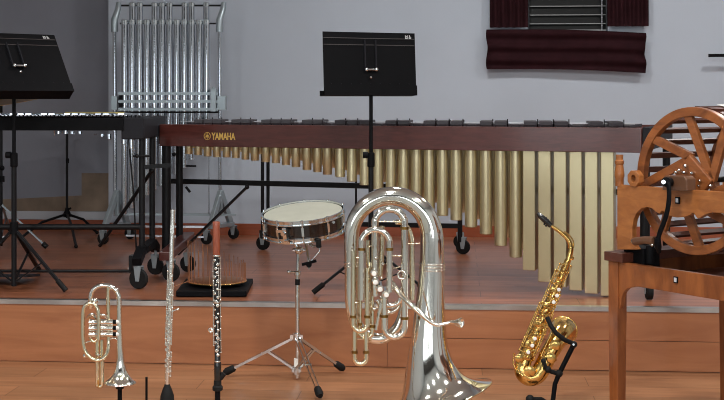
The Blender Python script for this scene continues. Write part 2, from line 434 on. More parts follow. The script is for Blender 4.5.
for k in range(3):
    a = PI/2+k*2*PI/3; d = MD*math.cos(a)+UP*math.sin(a); pr = MD*-math.sin(a)+UP*math.cos(a)
    b.sweep([c-d*.017, c+d*.003], .0012, 6)
    for s_ in (-1, 1): b.sweep([c+d*.003, c+d*.006+pr*.0028*s_, c+d*.019+pr*.0028*s_], .0011, 6)
b.part('tuning_fork_emblem', M['logo'], rail)
# resonators
tx = [189,198.3,207.8,217,226.8,236,245.5,255,266,276,286,296,307,317.5,327.5,340,352,365,378,391,403.5,416.6,429.4,442.7,456.4,471,486,500.7,515.7,530.5,546,561.5,577,592.5,608.5]
tb = [154,155,156.3,157,157.3,158,159.5,160.5,162,163,165,167,170,172,174.5,177,181.5,185,189,194,200,205,210,215.5,220,227,234,245.5,257,269.5,281,286,289.5,292.5,295]
for i, (x, y) in enumerate(zip(tx, tb)):
    X, Z = mpos(x, .055); zb_ = max(CZ-(y-HZ)/F*Z, STZ+.006); sp = (tx[min(i+1, 34)]-tx[max(i-1, 0)])/(2 if 0 < i < 34 else 1)
    r = sp*.42/F*Z; b = B(); c = cw(X, Z, 0)
    if i < 29:
        b.lathe(c+UP*zb_, UP, [(0, r*.9), (.004, r), (1.07-zb_-.02, r), (1.07-zb_, r)], 20)
        b.ring(c+UP*(zb_+.003), UP, r*.97, .0012, 20, 5)
    else:
        r *= .98; b.obox(c+UP*((zb_+1.07)/2), MD*r, MN*r*1.3, UP*((1.07-zb_)/2))
    b.part('resonator_tube', M['gold'], mar, .004 if i >= 29 else 0)
    if i < 34:      # second row behind
        b = B(); x2 = (x+tx[i+1])/2; c = cw(*mpos(x2, .20), 0)
        zz = min(zb_+.03, 1.03)
        b.lathe(c+UP*zz, UP, [(0, r*.88), (.004, r*.95), (1.05-zz, r*.95)], 14); b.part('resonator_tube', M['gold'], mar)
# bars: raised row at the front, flat row behind
def tpos(u):
    u = 34-u; i = max(0, min(33, int(math.floor(u)))); return tx[i]+(tx[i+1]-tx[i])*(u-i)
for oc in range(5):
    for (u, dz) in ((-.5 if oc == 0 else 0, 0), (.75 if oc == 0 else 1, 0), (3, 0), (4, 0), (5, 0)):
        x = tpos(oc*7+u) if u >= 0 else 616; f_ = oc/5+u/35
        Lb = .30-.14*f_; w_ = .0365-.0105*f_
        bd0 = (MN*.35+FW*.65).normalized(); c = mP(x, 1.1885, .035)+bd0*(Lb/2)
        b = B(); b.obox(c, RT*w_*.97, bd0*(Lb/2), UP*.0115); b.part('raised_bar', M['rosew'], mar, .003)
        b = B(); b.cyl(mP(x, 1.15, .10)+MD*(w_+.003), mP(x, 1.21, .10)+MD*(w_+.003), .0028, 8); b.part('bar_post', M['black'], mar)
for i in range(36):
    f_ = i/35; x = (tx+[tx[34]+16])[35-i] if i else 624
    Lb = .52-.3*f_; w_ = .030-.010*f_
    q = mP(x, 1.166, .40)
    b = B(); b.obox(q+MN*(Lb/2), MD*w_*.95, MN*(Lb/2), UP*.009); b.part('bar', M['rosew'], mar, .003)
# inner bearers with suspension cord
b = B(); b.bar(mS(.02, .12, 1.14), mS(ML-.02, .14, 1.14), .02, .035); b.bar(mS(.02, .30, 1.14), mS(ML-.02, .36, 1.14), .02, .035)
b.bar(mS(.02, .46, 1.13), mS(ML-.02, .5, 1.13), .02, .03); b.bar(mS(.02, .62, 1.13), mS(ML-.02, .84, 1.13), .02, .03)
b.part('bearer_rails', M['darkw'], mar)
b = B()
b.sweep([mS(.06, .13, 1.186), mS(ML-.06, .15, 1.186)], .0022, 6); b.sweep([mS(.06, .30, 1.186), mS(ML-.06, .36, 1.186)], .0022, 6)
b.part('suspension_cord', M['white'], mar)
# undercarriage
def zpx(py, px, off): return CZ-(py-HZ)/F*mpos(px, off)[1]
b = B(); b.bar(mP(170, zpx(181, 170, .30), .30), mP(640, zpx(181, 170, .30), .30), .03, .03); b.part('stretcher', M['blackm'], mar, .004)
def caster(root, c, r=.047, axis=None, w=.022, mat=None, name='caster'):
    axis = axis or (FW+RT*.35).normalized(); c = Vector(c); fwd = axis.cross(UP)
    b = B(); b.lathe(c-axis*w/2, axis, [(0, r*.55), (0, r*.93), (.004, r), (w-.004, r), (w, r*.93), (w, r*.55)], 24); wob = b.part(name, M['rubber'], root)
    b = B()
    for s_ in (-1, 1): b.prism([c+axis*s_*(w/2+.003)+UP*-.012+fwd*-.01, c+axis*s_*(w/2+.003)+UP*-.012+fwd*.01, c+axis*s_*(w/2+.003)+UP*(r+.012)+fwd*.022, c+axis*s_*(w/2+.003)+UP*(r+.012)+fwd*-.022], axis*.003*s_)
    b.box((0,0,0),(0,0,0)) if False else None
    b.obox(c+UP*(r+.014), axis*(w/2+.006), fwd*.022, UP*.003); b.cyl(c+UP*(r+.014), c+UP*(r+.04), .008, 10)
    b.cyl(c-axis*(w/2+.007), c+axis*(w/2+.007), .006, 8)
    b.part('caster_fork', M['chimef'], wob); return wob
# left end frame
b = B()
b.cyl(mP(166.5, STZ+.13, .02), mP(166.5, 1.05, .02), .026, 16); b.part('leg', M['blackm'], mar)
b = B(); b.cyl(mP(179.5, STZ+.13, .20), mP(179.5, 1.05, .20), .021, 16); b.part('leg', M['blackm'], mar)
b = B()
b.bar(mP(165, .455, -.30), mP(189, .50, .30), .07, .05)
b.part('foot_beam', M['mahog'], mar, .006)
b = B(); b.ball(mP(174, 1.0, -.03), .012, 8); b.part('clamp_screw', M['black'], mar); b = B(); b.cyl(mP(186, zpx(166, 186, .02), .02), mP(196, zpx(166, 196, .02), .02), .005, 8); b.part('clamp_screw', M['black'], mar); b = B()
b.cyl(mP(186, zpx(187, 186, .0), .0), mP(190, zpx(192, 190, .0), .0), .008, 8); b.part('clamp_screw', M['black'], mar)
q = mP(171, STZ+.055, -.26); caster(mar, q, .052)
q = mP(188, STZ+.05, .12); caster(mar, q, .048)
b = B(); b.bar(mP(247, zpx(187, 247, .12), .12), mP(178, STZ+.10, .12), .02, .012); b.ball(mP(247, zpx(187, 247, .11), .11), .014, 10); b.part('brace', M['blackm'], mar)
# rear legs
RZ = 8.33
def rp(px, z, Z=RZ): return cw((px-362)/F*Z, Z, z)
for (x) in (262.5, 268):
    b = B(); b.cyl(rp(x, STZ+.085), rp(x, 1.05), .0115, 12); b.part('leg', M['blackm'], mar)
caster(mar, rp(263, STZ+.048), .047)
Z2 = 8.1
b = B(); b.cyl(rp(460, STZ+.08, Z2), rp(460, 1.05, Z2), .016, 12); b.part('leg', M['blackm'], mar)
caster(mar, rp(463, STZ+.048, Z2), .047); caster(mar, rp(460, STZ+.048, Z2+.32), .045)
b = B(); b.bar(rp(268, zat(226, 8.1), RZ), rp(460, zat(226, 8.1), Z2), .025, .03)
b.bar(rp(268, 1.04, RZ), rp(460, 1.04, Z2), .02, .03); b.part('rear_stretcher', M['blackm'], mar)
b = B(); b.cyl(rp(356, zat(226, 8.2), 8.2), rp(356, zat(170, 8.2), 8.2), .007, 8); b.part('cross_rod', M['blackm'], mar)
# right end frame
b = B(); b.cyl(mP(645, STZ+.10, .02), mP(645, 1.07, .02), .025, 16); b.part('leg', M['blackm'], mar)
b = B(); b.cyl(mP(645, STZ+.10, .02)+MN*.95, mP(645, 1.07, .02)+MN*.95, .022, 16); b.part('leg', M['blackm'], mar)
b = B(); b.bar(mP(645, .43, .0)-MN*.0, mP(645, .43, .0)+MN*1.0, .05, .04); b.part('foot_beam', M['mahog'], mar)
caster(mar, mP(649, STZ+.042, .02), .041, RT, .03); caster(mar, mP(649, STZ+.042, .02)+MN*.95, .041)

# ================================================================== VIBRAPHONE
VZ = 6.72; vs_ = F/VZ
vib = thing('vibraphone', 'black framed vibraphone with silver bars on wheels at the left of the stage', 'vibraphone', P(50, 100, VZ+.2)*1.0)
vib.location.z = STZ; vib['_o'] = tuple(vib.location)
def vX(px, z, d=0): return cw((px-362)/F*VZ, VZ+d, z)
XA, XB = -75, 124
b = B(); b.bar(vX(XA, zat(124.2, VZ)), vX(XB, zat(124.2, VZ)), .024, 12.5/vs_); b.part('front_rail', M['black'], vib, .003)
b = B(); b.bar(vX(XA, zat(122, VZ), .42), vX(XB, zat(122, VZ), .42), .024, .05); b.part('rear_rail', M['black'], vib)
b = B(); b.obox(cw(-1.235, VZ+.375, zat(128.5, VZ)), RT*.06, FW*.375, UP*(11/vs_)); b.part('end_block', M['grey'], vib, .008)
b = B(); b.obox(vX(XA-10, zat(128.5, VZ), .36), RT*(12/vs_), FW*.37, UP*(11/vs_)); b.part('end_block', M['grey'], vib, .008)
for i in range(27):
    x = XA+6+i*7.75; w_ = 3.3
    if x < XB-4:
        b = B(); L = .30-.004*(27-i)
        b.obox(vX(x, zat(115.2, VZ), .215+L/2), RT*(w_/vs_), FW*(L/2), UP*.006); b.part('bar', M['chime'], vib, .002)
        if i % 7 not in (2, 6):
            b = B(); b.obox(vX(x+3.8, zat(114.2, VZ), .10), RT*(w_/vs_), FW*.09, UP*.006); b.part('raised_bar', M['chime'], vib, .002)
b = B()
for i in range(54):
    x = XA+8+i*3.87
    b.cyl(vX(x, zat(118, VZ), .03), vX(x, zat(115.2, VZ), .03), .0035, 6)
b.part('bar_post_row', M['black'], vib)
b = B(); b.obox(vX(79, zat(112.9, VZ+.4), .40), RT*(31/vs_), FW*.008, UP*(.005)); b.part('felt_strip', M['felt'], vib)['label'] = 'yellow strip'
rt = {54:131.5, 61.5:131, 68:132, 76:131.8, 91.5:134.5, 98.3:137, 105.5:139.5, 120.5:144.5, 128:149}
for x, y in rt.items():
    b = B(); b.lathe(vX(x, zat(y, VZ+.1), .1), UP, [(0, .009), (.003, .0115), (1.125-zat(y, VZ+.1), .0115)], 14); b.part('resonator_tube', M['chime'], vib)
for x in (-52, -44, -36, -22, -14, -6, 9, 17, 25, 38, 46):
    b = B(); b.lathe(vX(x, zat(129, VZ+.1), .1), UP, [(0, .009), (.003, .0115), (.05, .0115)], 14); b.part('resonator_tube', M['chime'], vib)
b = B(); b.cyl(vX(141, STZ+.15, .03), vX(141, 1.11, .03), .0165, 14); b.part('leg', M['blackm'], vib)
b = B(); b.cyl(vX(141, STZ+.15, .36), vX(141, 1.11, .36), .0165, 14); b.part('leg', M['blackm'], vib)
b = B(); b.cyl(vX(XA-8, STZ+.15, .03), vX(XA-8, 1.11, .03), .0165, 14); b.part('leg', M['blackm'], vib)
b = B(); b.cyl(vX(XA-8, STZ+.15, .36), vX(XA-8, 1.11, .36), .0165, 14); b.part('leg', M['blackm'], vib)
for x in (141, XA-8):
    b = B(); pts = [vX(x, .455, -.13), vX(x, .50, .0), vX(x, .50, .36), vX(x, .455, .48)]
    for i in range(3): b.bar(pts[i], pts[i+1], .05, .045)
    b.part('foot_beam', M['black'], vib, .004)
    caster(vib, vX(x+1, STZ+.053, -.10), .053); caster(vib, vX(x+1, STZ+.05, .44), .05)
b = B(); b.cyl(vX(XA-8, zat(227.5, VZ), .03), vX(141, zat(227.5, VZ), .03), .0155, 14); b.part('stretcher', M['blackm'], vib)
b = B(); b.cyl(vX(XA-8, zat(271, VZ), .0), vX(136, zat(271, VZ), .0), .0085, 10); b.bar(vX(132, zat(255, VZ), 0), vX(132, zat(272, VZ), 0), .06, .02); b.part('pedal_rod', M['blackm'], vib)
b = B(); b.cyl(vX(151, zat(170, VZ), .06), vX(86, zat(246, VZ+.35), .35), .010, 10); b.ball(vX(150, zat(171, VZ), .06), .017, 8); b.part('brace', M['blackm'], vib)
b = B(); b.bar(vX(141, zat(167.5, VZ), .03), vX(170, zat(165.5, VZ), .03), .02, .022); b.ball(vX(137, zat(156, VZ), 0), .012, 8); b.cyl(vX(133, zat(156, VZ), 0), vX(150, zat(156, VZ), 0), .006, 8); b.part('side_arm', M['blackm'], vib)
b = B(); b.sweep([vX(121, zat(130, VZ), .2), vX(127, zat(200, VZ), .2), vX(130, zat(262, VZ), .2)], .0045, 8); b.part('damper_link', M['blackm'], vib)
b = B(); b.bar(vX(0, .365, -.02), vX(0, .335, .25), .30, .012); b.part('pedal', M['grey'], vib)
b = B()
for s_ in (-1, 1): b.bar(vX(148, zat(247, VZ), -.02), vX(148+4*s_, zat(243, VZ), -.02), .008, .006)
b.cyl(vX(148, zat(252, VZ), -.02), vX(148, zat(246, VZ), -.02), .005, 8); b.part('wing_nut', M['black'], vib)

# ================================================================== TUBULAR CHIMES
CZh = 8.85
ch = thing('tubular_chimes', 'tall rack of silver tubular bells on a wheeled grey frame against the back wall', 'tubular bells', P(167, 100, CZh))
ch.location.z = STZ; ch['_o'] = tuple(ch.location)
def cX(px, py, d=0): return P(px, py, CZh+d)
fx = [124.6+7.46*i for i in range(12)]
for i, x in enumerate(fx):
    b = B(); yb = [214, 208, 201, 195, 190, 186, 180, 174, 168, 160, 155, 150][i]
    b.lathe(cX(x, yb), UP, [(0, .012), (0, .0225), ((yb-20)/F*CZh, .0225)], 16); tb_ = b.part('bell_tube', M['chime'], ch)
    b = B(); b.lathe(cX(x, 24.5), UP, [(0, .0255), (.03, .0255), (.034, .021)], 16); b.part('tube_cap', M['chrome'], tb_)
bx = [132.5, 140, 154.6, 162, 169.7, 184.7, 191.6, 206.2]
for i, x in enumerate(bx):
    b = B(); yb = [196, 188, 181, 174, 168, 160, 152, 147][i]
    b.lathe(cX(x, yb, .08), UP, [(0, .012), (0, .0225), ((yb-2.5)/F*CZh, .0225)], 16); tb_ = b.part('bell_tube', M['chime'], ch)
    b = B(); b.lathe(cX(x, 6.5, .08), UP, [(0, .0255), (.024, .0255), (.028, .021)], 16); b.part('tube_cap', M['chrome'], tb_)
b = B(); b.cyl(cX(117, 5.5, .08), cX(221, 5.5, .08), .007, 10); b.part('hanging_rail', M['blackm'], ch)
b = B(); b.cyl(cX(120, 23.5), cX(216, 23.5), .006, 10); b.part('hanging_rail', M['blackm'], ch)
for (x, s_) in ((114.5, 1), (219.5, 1)):
    b = B(); b.cyl(cX(x, 30, .03), cX(x+1, 216, .03), .013, 14); b.part('side_post', M['chime'], ch)
    b = B(); b.sweep([cX(x, 32, .03), cX(x, 20, .03), cX(x+3.5, 9, .06), cX(x+4.2, 3, .08)], [.026, .026, .021, .018], 12); b.part('post_head', M['chimef'], ch)
# damper box
b = B()
for y in (93.6, 101.4, 109.2): b.obox(cX(168, y, -.03), RT*(49.5/F*CZh), FW*.012, UP*(.0095)); 
b.part('damper_rail', M['chimef'], ch)
b = B(); b.obox(cX(168, 112.2, -.03), RT*(50/F*CZh), FW*.035, UP*.006)
for x in (120.8,):
    for y in (97.5, 105.3): b.obox(cX(x, y, -.035), RT*.011, FW*.006, UP*.016)
b.part('damper_felt', M['black'], ch)
b = B(); b.obox(cX(214, 101, -.02), RT*.018, FW*.04, UP*.085); b.obox(cX(222, 103, 0), RT*.03, FW*.04, UP*.05); b.cyl(cX(213, 93, -.02), cX(213, 87, -.02), .008, 8); b.part('damper_box', M['chimef'], ch, .003)
b = B(); b.obox(cX(115, 103, 0), RT*.022, FW*.035, UP*.05); b.part('damper_box', M['chimef'], ch, .003)
b = B()
for i, x in enumerate(fx+[137, 144, 151, 158, 166]): b.cyl(cX(x+3, 112, .03), cX(x+3, 126+(i % 5)*3, .03), .004, 6)
b.part('damper_rods', M['chrome'], ch)
# A-shaped feet with casters
for (x, side) in ((117, 0), (220.5, 1)):
    b = B()
    q = [cX(x-4, 191, .0), cX(x+4, 191, .0)]
    for (dx, dd) in ((-12 if side == 0 else -10, -.18), (11, .14)):
        b.bar(cX(x, 192, .0), cX(x+dx, 226, dd), .028, .05)
    b.bar(cX(x-11, 227, -.18), cX(x+11, 224, .14), .04, .03); b.bar(cX(x, 190, 0), cX(x, 216, 0), .04, .03)
    b.part('a_frame_foot', M['chimef'], ch, .004)
    c1 = cX(x-14, 100, -.20); c1.z = STZ+.042; c2 = cX(x+13, 100, .14); c2.z = STZ+.042
    caster(ch, c1, .041); caster(ch, c2, .041)
b = B(); b.bar(cX(118, 214, 0), cX(236, 215, 0), .02, .016); b.part('base_bar', M['chimef'], ch)
b = B(); b.bar(cX(120, 226, -.1), cX(215, 227, -.1), .02, .014); b.bar(cX(126, 235.5, -.22), cX(204, 237, -.22), .02, .012); b.part('base_bar', M['chime'], ch)
b = B(); b.cyl(cX(209, 150, .06), cX(209, 214, .06), .004, 6); b.part('pedal_link', M['chime'], ch)

# ================================================================== MUSIC STANDS
def music_stand(label, pole, Zp, desk, feet, hub_y, base_y, pivot_y, tilt_dir, tilt, W, H, marks, nx=(0, 0)):
    """desk=(px,py) of its centre; built upright then leant by tilt"""
    base = P(pole, base_y, Zp); r = thing('music_stand', label, 'music stand', Vector((base.x, base.y, STZ)), 'black music stands')
    bx_, by_ = base.x, base.y
    b = B(); b.cyl((bx_, by_, max(base.z, STZ+.03)), (bx_, by_, zat(155, Zp)), .0135, 14)
    b.part('pole', M['blackm'], r)
    b = B(); b.cyl((bx_, by_, zat(156, Zp)), (bx_, by_, zat(pivot_y, Zp)), .0095, 12); b.part('inner_pole', M['black'], r)
    b = B(); b.lathe((bx_, by_, zat(167, Zp)), UP, [(0, .016), (.004, .019), (.07, .019), (.075, .014)], 16)
    b.cyl(Vector((bx_, by_, zat(155, Zp)))-RT*.015, Vector((bx_, by_, zat(155, Zp)))-RT*.042, .017, 12); b.part('height_clamp', M['black'], r)
    hub = Vector((bx_, by_, zat(hub_y, Zp))); b = B(); b.cyl(hub-UP*.03, hub+UP*.03, .022, 14); b.part('hub', M['black'], r)
    for (fx_, fy_) in feet:
        Zf = (CZ-STZ-.012)*F/(fy_-HZ); ft = P(fx_, fy_, Zf); ft.z = STZ+.014
        b = B(); b.bar(hub, ft, .022, .012); lg = b.part('leg', M['blackm'], r)
        d = (ft-hub).normalized(); b = B(); b.sweep([ft-d*.07, ft], .014, 10); b.part('foot_cap', M['rubber'], lg)
        b = B(); b.bar(Vector((bx_, by_, STZ+.05)), hub+(ft-hub)*.55, .012, .006); b.part('leg_strut', M['blackm'], r)
    # desk
    n = cw(tilt_dir[0], tilt_dir[1], 0).normalized(); rr = n.cross(UP).normalized()
    if rr.dot(RT) < 0: rr = -rr
    up = (UP*math.cos(tilt)+n*math.sin(tilt)).normalized(); nn = rr.cross(up).normalized()
    if nn.dot(FW) < 0: nn = -nn
    c = P(desk[0], desk[1], Zp-.02)
    b = B(); b.obox(c, rr*(W/2), nn*.0015, up*(H/2)); dk = b.part('desk', M['black'], r, .001)
    b = B(); b.obox(c-up*(H/2-.012)+rr*.003-nn*.003, rr*(W/2+.0), nn*.003, up*.026); b.obox(c-up*(H/2+.012)+nn*.03, rr*(W/2), nn*.032, up*.0015)
    b.obox(c-up*(H/2)+nn*.061, rr*(W/2), nn*.0015, up*.014); b.part('ledge', M['black'], dk)
    b = B()
    for k in range(9): b = B(); b.ball(c+rr*(W*(-.42+.105*k))-up*(H/2-.045)-nn*.002, .0028, 6); b.part('rivet', M['grey'], dk)
    for s_ in (.40, .29): b = B(); b.obox(c+up*(H*s_)-nn*.003, rr*(W/2-.004), nn*.0016, up*.0016); b.part('rib', M['rib'], dk)
    for s_ in (-1, 1): b = B(); b.obox(c+rr*s_*.030+up*.04-nn*.007, rr*.003, nn*.006, up*.075); b.part('bracket', M['grey'], dk)
    b = B(); pv = c-up*(H*.12)-nn*.018
    b.cyl(pv-rr*.026, pv+rr*.026, .006, 10)
    for s_ in (-1, 1): b.ball(pv+rr*s_*.027, .012, 10)
    b.part('tilt_knob', M['chrome'], dk)['label'] = 'chrome tilt screw'
    b = B(); b.ball(pv-up*.04+rr*-.005, .008, 8); b.part('screw', M['chrome'], dk)
    b = B(); b.cyl(Vector((bx_, by_, zat(pivot_y, Zp)-.02)), pv, .011, 10); b.part('neck', M['black'], r)
    # two small white marks printed near the top right corner
    b = B(); m0 = c+rr*(W/2-marks[0])+up*(H/2-.020)-nn*.0030
    def st(x0, y0, x1, y1, w=.0022): b.bar(m0+rr*x0+up*y0, m0+rr*x1+up*y1, w, .0008, nn)
    st(-.015, -.008, -.015, .008); st(-.015, .007, -.009, .001); st(-.009, .001, -.003, .007); st(-.003, -.008, -.003, .008); st(-.015, -.001, -.003, -.001); st(-.016, -.008, -.002, -.008, .0028)
    st(.008, .002, .008, .009, .004); st(.008, -.001, .013, .004); st(.004, -.003, .018, -.003); st(.004, -.008, .018, -.008, .003); st(.011, -.003, .011, -.008)
    b.part('lettering', M['paint'], dk)['label'] = 'two small white painted characters'
    return r
music_stand('black music stand with square-on desk behind the silver tuba, in front of the marimba', 371, 6.42, (370, 62.5),
            [(313, 293), (429, 293), (385, 262)], 246, 283, 68, (-.4, 1), math.radians(4), .51, .31, (.04, 0))
music_stand('black music stand with angled desk in front of the vibraphone', 14, 6.5, (16.5, 61),
            [(66, 291), (-38, 288), (39, 270)], 228, 286, 72, (-.78, 1), math.radians(38), .52, .375, (.055, 0))

# ================================================================== CYMBAL + ITS STAND, EXTRA STAND
KZ = 8.3
st_ = thing('cymbal_stand', 'black tripod cymbal stand with chrome bolt, cut by the left picture edge', 'cymbal stand', Vector((*P(1, 100, KZ)[:2], STZ)))
b = B(); b.cyl(P(1, 246, KZ), P(1, 96, KZ), .011, 12); b.part('pole', M['blackm'], st_)
b = B(); b.ball(P(2, 168, KZ), .018, 8); b.cyl(P(2, 176, KZ), P(2, 182, KZ), .017, 10); b.part('clamp', M['black'], st_)
for (fx_, fy_) in ((47, 250), (-48, 252), (10, 232)):
    Zf = F*(CZ-STZ)/(fy_-HZ); ft = P(fx_, fy_, Zf); ft.z = STZ+.018; h_ = P(2, 205, KZ)
    b = B(); b.bar(h_, ft, .016, .010); lg = b.part('leg', M['chimef'], st_)
    b = B(); d = (ft-h_).normalized(); b.sweep([ft-d*.04, ft], .017, 10); b.part('foot_cap', M['rubber'], lg)
    b = B(); b.bar(P(1, 238, KZ), h_+(ft-h_)*.5, .010, .006); b.ball(h_+(ft-h_)*.5-FW*.01, .012, 8); b.part('leg_strut', M['chrome'], st_)
c = P(-4, 98.7, KZ); ax = (UP+RT*-.02-FW*.0+RT*.0).normalized(); ax = (UP+RT*-.13-FW*.10).normalized()
b = B(); b.lathe(c, ax, [(0, .004), (.0, .02), (-.004, .07), (-.028, .34), (-.030, .34), (-.006, .07), (-.002, .02), (-.001, .004)][::-1], 48, False)
b.lathe(c-ax*.004, ax, [(0, .055), (.014, .045), (.022, .02), (.022, .004)], 24, False)
tag(b.part('cymbal', M['bronze']), 'bronze cymbal tilted on its stand at the left picture edge, behind the angled music stand', 'cymbal')
SZ = F/(228-HZ)*1.0-.35
sn = thing('tripod_stand', 'thin black tripod stand with chrome tips against the recess wall behind the vibraphone', 'stand', Vector((*P(67, 100, SZ)[:2], STZ)))
b = B(); b.cyl(P(67, 218, SZ), P(67, 128, SZ), .0095, 12); b.part('pole', M['blackm'], sn)
b = B(); b.lathe(P(67.5, 163, SZ), UP, [(0, .013), (.03, .013), (.035, .01)], 12); b.part('collar', M['black'], sn)
b = B(); b.lathe(P(67, 217, SZ), UP, [(0, .028), (.03, .028), (.05, .016), (.07, .012)], 12); b.cyl(P(67, 210, SZ), P(71, 208, SZ), .008, 8); b.part('hub', M['black'], sn)
for (fx_, fy_) in ((20, 239), (97, 231), (76, 247)):
    Zf = F*(CZ-STZ-.01)/(fy_-HZ); Zf = min(Zf, 9.3); ft = P(fx_, fy_, Zf); ft.z = STZ+.014
    b = B(); b.sweep([P(67, 214, SZ), P(67, 214, SZ)*.45+ft*.55+UP*.035, ft], .010, 8); lg = b.part('leg', M['blackm'], sn)
    b = B(); b.ball(ft, .0135, 8); b.part('foot_cap', M['rubber'], lg)
b = B(); b.lathe(P(69.5, 130, SZ), UP, [(0, .006), (.006, .016), (.022, .016), (.026, .006)], 12)
b.sweep([P(68, 131, SZ), P(60, 131.5, SZ-.05), P(54.5, 133, SZ-.1)], .008, 8); b.lathe(P(54.5, 136, SZ-.1), UP, [(0, .004), (.04, .010), (.055, .016)], 10); b.part('chrome_tip', M['chrome'], sn)

# ================================================================== SNARE DRUM + STAND
DZ = 5.83; ds = F/DZ
dn = (UP-FW*.17-RT*.085).normalized(); dr = .190
dc = P(303, 211.8, DZ)
dax = dn
u_ = (RT-dax*RT.dot(dax)).normalized(); v_ = dax.cross(u_)
snr = thing('snare_drum', 'snare drum with dark walnut shell, chrome hoops and cream head on a tripod', 'snare drum', dc-dax*.10)
snr['_o'] = tuple(dc-dax*.10); snr.location = dc-dax*.10
b = B(); b.lathe(dc-dax*.088, dax, [(0, dr-.008), (.0, dr-.002), (.082, dr-.002)], 48, False); b.part('shell', M['shell'], snr)
b = B(); b.lathe(dc-dax*.004, dax, [(0, dr-.006), (.002, dr-.006)], 48); b.part('drum_head', M['head'], snr)
b = B(); b.lathe(dc-dax*.088, dax, [(0, dr-.006), (.002, dr-.006)], 48); b.part('resonant_head', M['head'], snr)
for h0 in (-.016, -.098):
    b = B(); b.lathe(dc+dax*h0, dax, [(0, dr-.004), (0, dr+.008), (.004, dr+.008), (.004, dr+.001), (.017, dr+.001), (.019, dr+.007), (.022, dr+.007), (.022, dr-.001), (.004, dr-.002), (0, dr-.004)], 64, False)
    b.part('hoop', M['chrome'], snr)
for k in range(10):
    a = 2*PI*k/10-PI/2+.02; d = u_*math.cos(a)+v_*math.sin(a); q = dc+d*(dr+.006)
    b = B(); b.obox(q-dax*.044-d*.002, d*.006, dax.cross(d)*.0055, dax*.020); b.cyl(q-dax*.092, q+dax*.002, .0032, 8)
    b.cyl(q+dax*.000, q+dax*.010, .006, 8); b.cyl(q-dax*.100, q-dax*.090, .006, 8); b.part('lug', M['chrome'], snr)
a = -PI/2-.38; d = u_*math.cos(a)+v_*math.sin(a); q = dc+d*(dr+.012); e_ = dax.cross(d)
b = B(); b.obox(q-dax*.052, d*.012, e_*.009, dax*.034); b.obox(q-dax*.03+d*.016-e_*.01, d*.006, e_*.026, dax*.006); b.cyl(q-dax*.04+d*.01, q-dax*.04+d*.03, .010, 12)
b.cyl(q-dax*.075+d*.012, q-dax*.075+d*.02+e_*.025, .006, 8); b.obox(q-dax*.09, d*.008, e_*.022, dax*.005); b.part('strainer', M['chrome'], snr)
b = B(); q = P(333, 222, DZ-.185); b.cyl(q, q-FW*.012+RT*.003, .0065, 12); b.part('air_vent', M['chrome'], snr)
# stand
bs_ = Vector((*P(297.5, 100, 5.85)[:2], 0))
ss = thing('snare_stand', 'chrome tripod stand with black rubber feet carrying the snare drum', 'drum stand', bs_)
SZc = 5.85
b = B(); b.cyl(P(297.5, 378, SZc), P(297.5, 272, SZc), .0105, 16); b.part('pole', M['chrome'], ss)
b = B(); b.cyl(P(297.5, 280, SZc), P(298.5, 246, SZc), .0085, 14); b.part('inner_pole', M['chrome'], ss)
b = B(); b.cyl(P(297.5, 285, SZc), P(297.5, 279, SZc), .0115, 14); b.part('rubber_band', M['rubber'], ss)
b = B(); b.lathe(P(297.5, 276, SZc), UP, [(0, .012), (.004, .015), (.02, .015), (.026, .010)], 14); b.cyl(P(297, 272, SZc), P(289, 272, SZc-.01), .006, 8); b.ball(P(289, 272, SZc-.01), .010, 8); b.part('height_collar', M['chrome'], ss)
hb = P(296.5, 336.5, SZc); lb = P(296.5, 370, SZc)
b = B(); b.cyl(hb-UP*.016, hb+UP*.016, .02, 14); b.obox(hb, RT*.03, FW*.012, UP*.009); b.part('upper_hub', M['chrome'], ss)
b = B(); b.cyl(lb-UP*.02, lb+UP*.014, .017, 14); b.obox(lb, RT*.022, FW*.014, UP*.008); b.part('lower_hub', M['chrome'], ss)
b = B(); b.cyl(lb+UP*.015, lb+UP*.055, .0125, 14); b.part('sticker', M['pearl'], ss)
for (fx_, fy_) in ((225, 374), (343, 370), (320, 397)):
    Zf = F*(CZ-.015)/(fy_-HZ); Zf = min(Zf, 6.04); ft = P(fx_, fy_, Zf); ft.z = .022
    d = (ft-hb).normalized(); sd = d.cross(UP).normalized()
    b = B()
    for s_ in (-1, 1): b.bar(hb+sd*.011*s_, ft+sd*.008*s_, .004, .012)
    md = hb+(ft-hb)*.5; b.cyl(md-sd*.016, md+sd*.016, .006, 8)
    lg = b.part('leg', M['chrome'], ss)
    b = B(); b.lathe(ft-d*.055, d, [(0, .011), (.008, .0165), (.045, .0185), (.06, .012)], 12); b.part('rubber_foot', M['rubber'], lg)
    b = B()
    for s_ in (-1, 1): b.bar(lb+sd*.012*s_, md-d*.04+sd*.010*s_, .004, .010)
    b.part('leg_strut', M['chrome'], ss)
# basket
bc = P(299, 250, SZc)
b = B(); b.ball(bc, .022, 10); b.cyl(bc-RT*.03, bc+RT*.03, .009, 10); b.cyl(bc, bc+RT*-.02+UP*.035, .012, 10); b.part('tilter', M['chrome'], ss)
for k in range(3):
    a = -PI/2+.35+k*2*PI/3; d = u_*math.cos(a)+v_*math.sin(a); o_ = dc-dax*.135; e2_ = dc+d*(dr+.012)-dax*.112
    b = B(); b.sweep([o_, o_+d*.12-dax*.004, e2_], [.009, .007, .006], 8); am = b.part('basket_arm', M['chrome'], ss)
    b = B(); b.sweep([e2_+d*.004-dax*.008, e2_+d*.006+dax*.030], .012, 8); b.part('rubber_grip', M['rubber'], am)
b = B(); q = P(309, 262, SZc-.08)
b.sweep([dc-dax*.135, P(307, 250, SZc-.06), q], .007, 8); b.cyl(q+UP*.01, q-UP*.03, .006, 8); b.sweep([q+UP*.005+RT*.01, q+UP*.05+RT*.05, q+UP*.09+RT*.045], .004, 8); b.part('basket_screw', M['chrome'], ss)
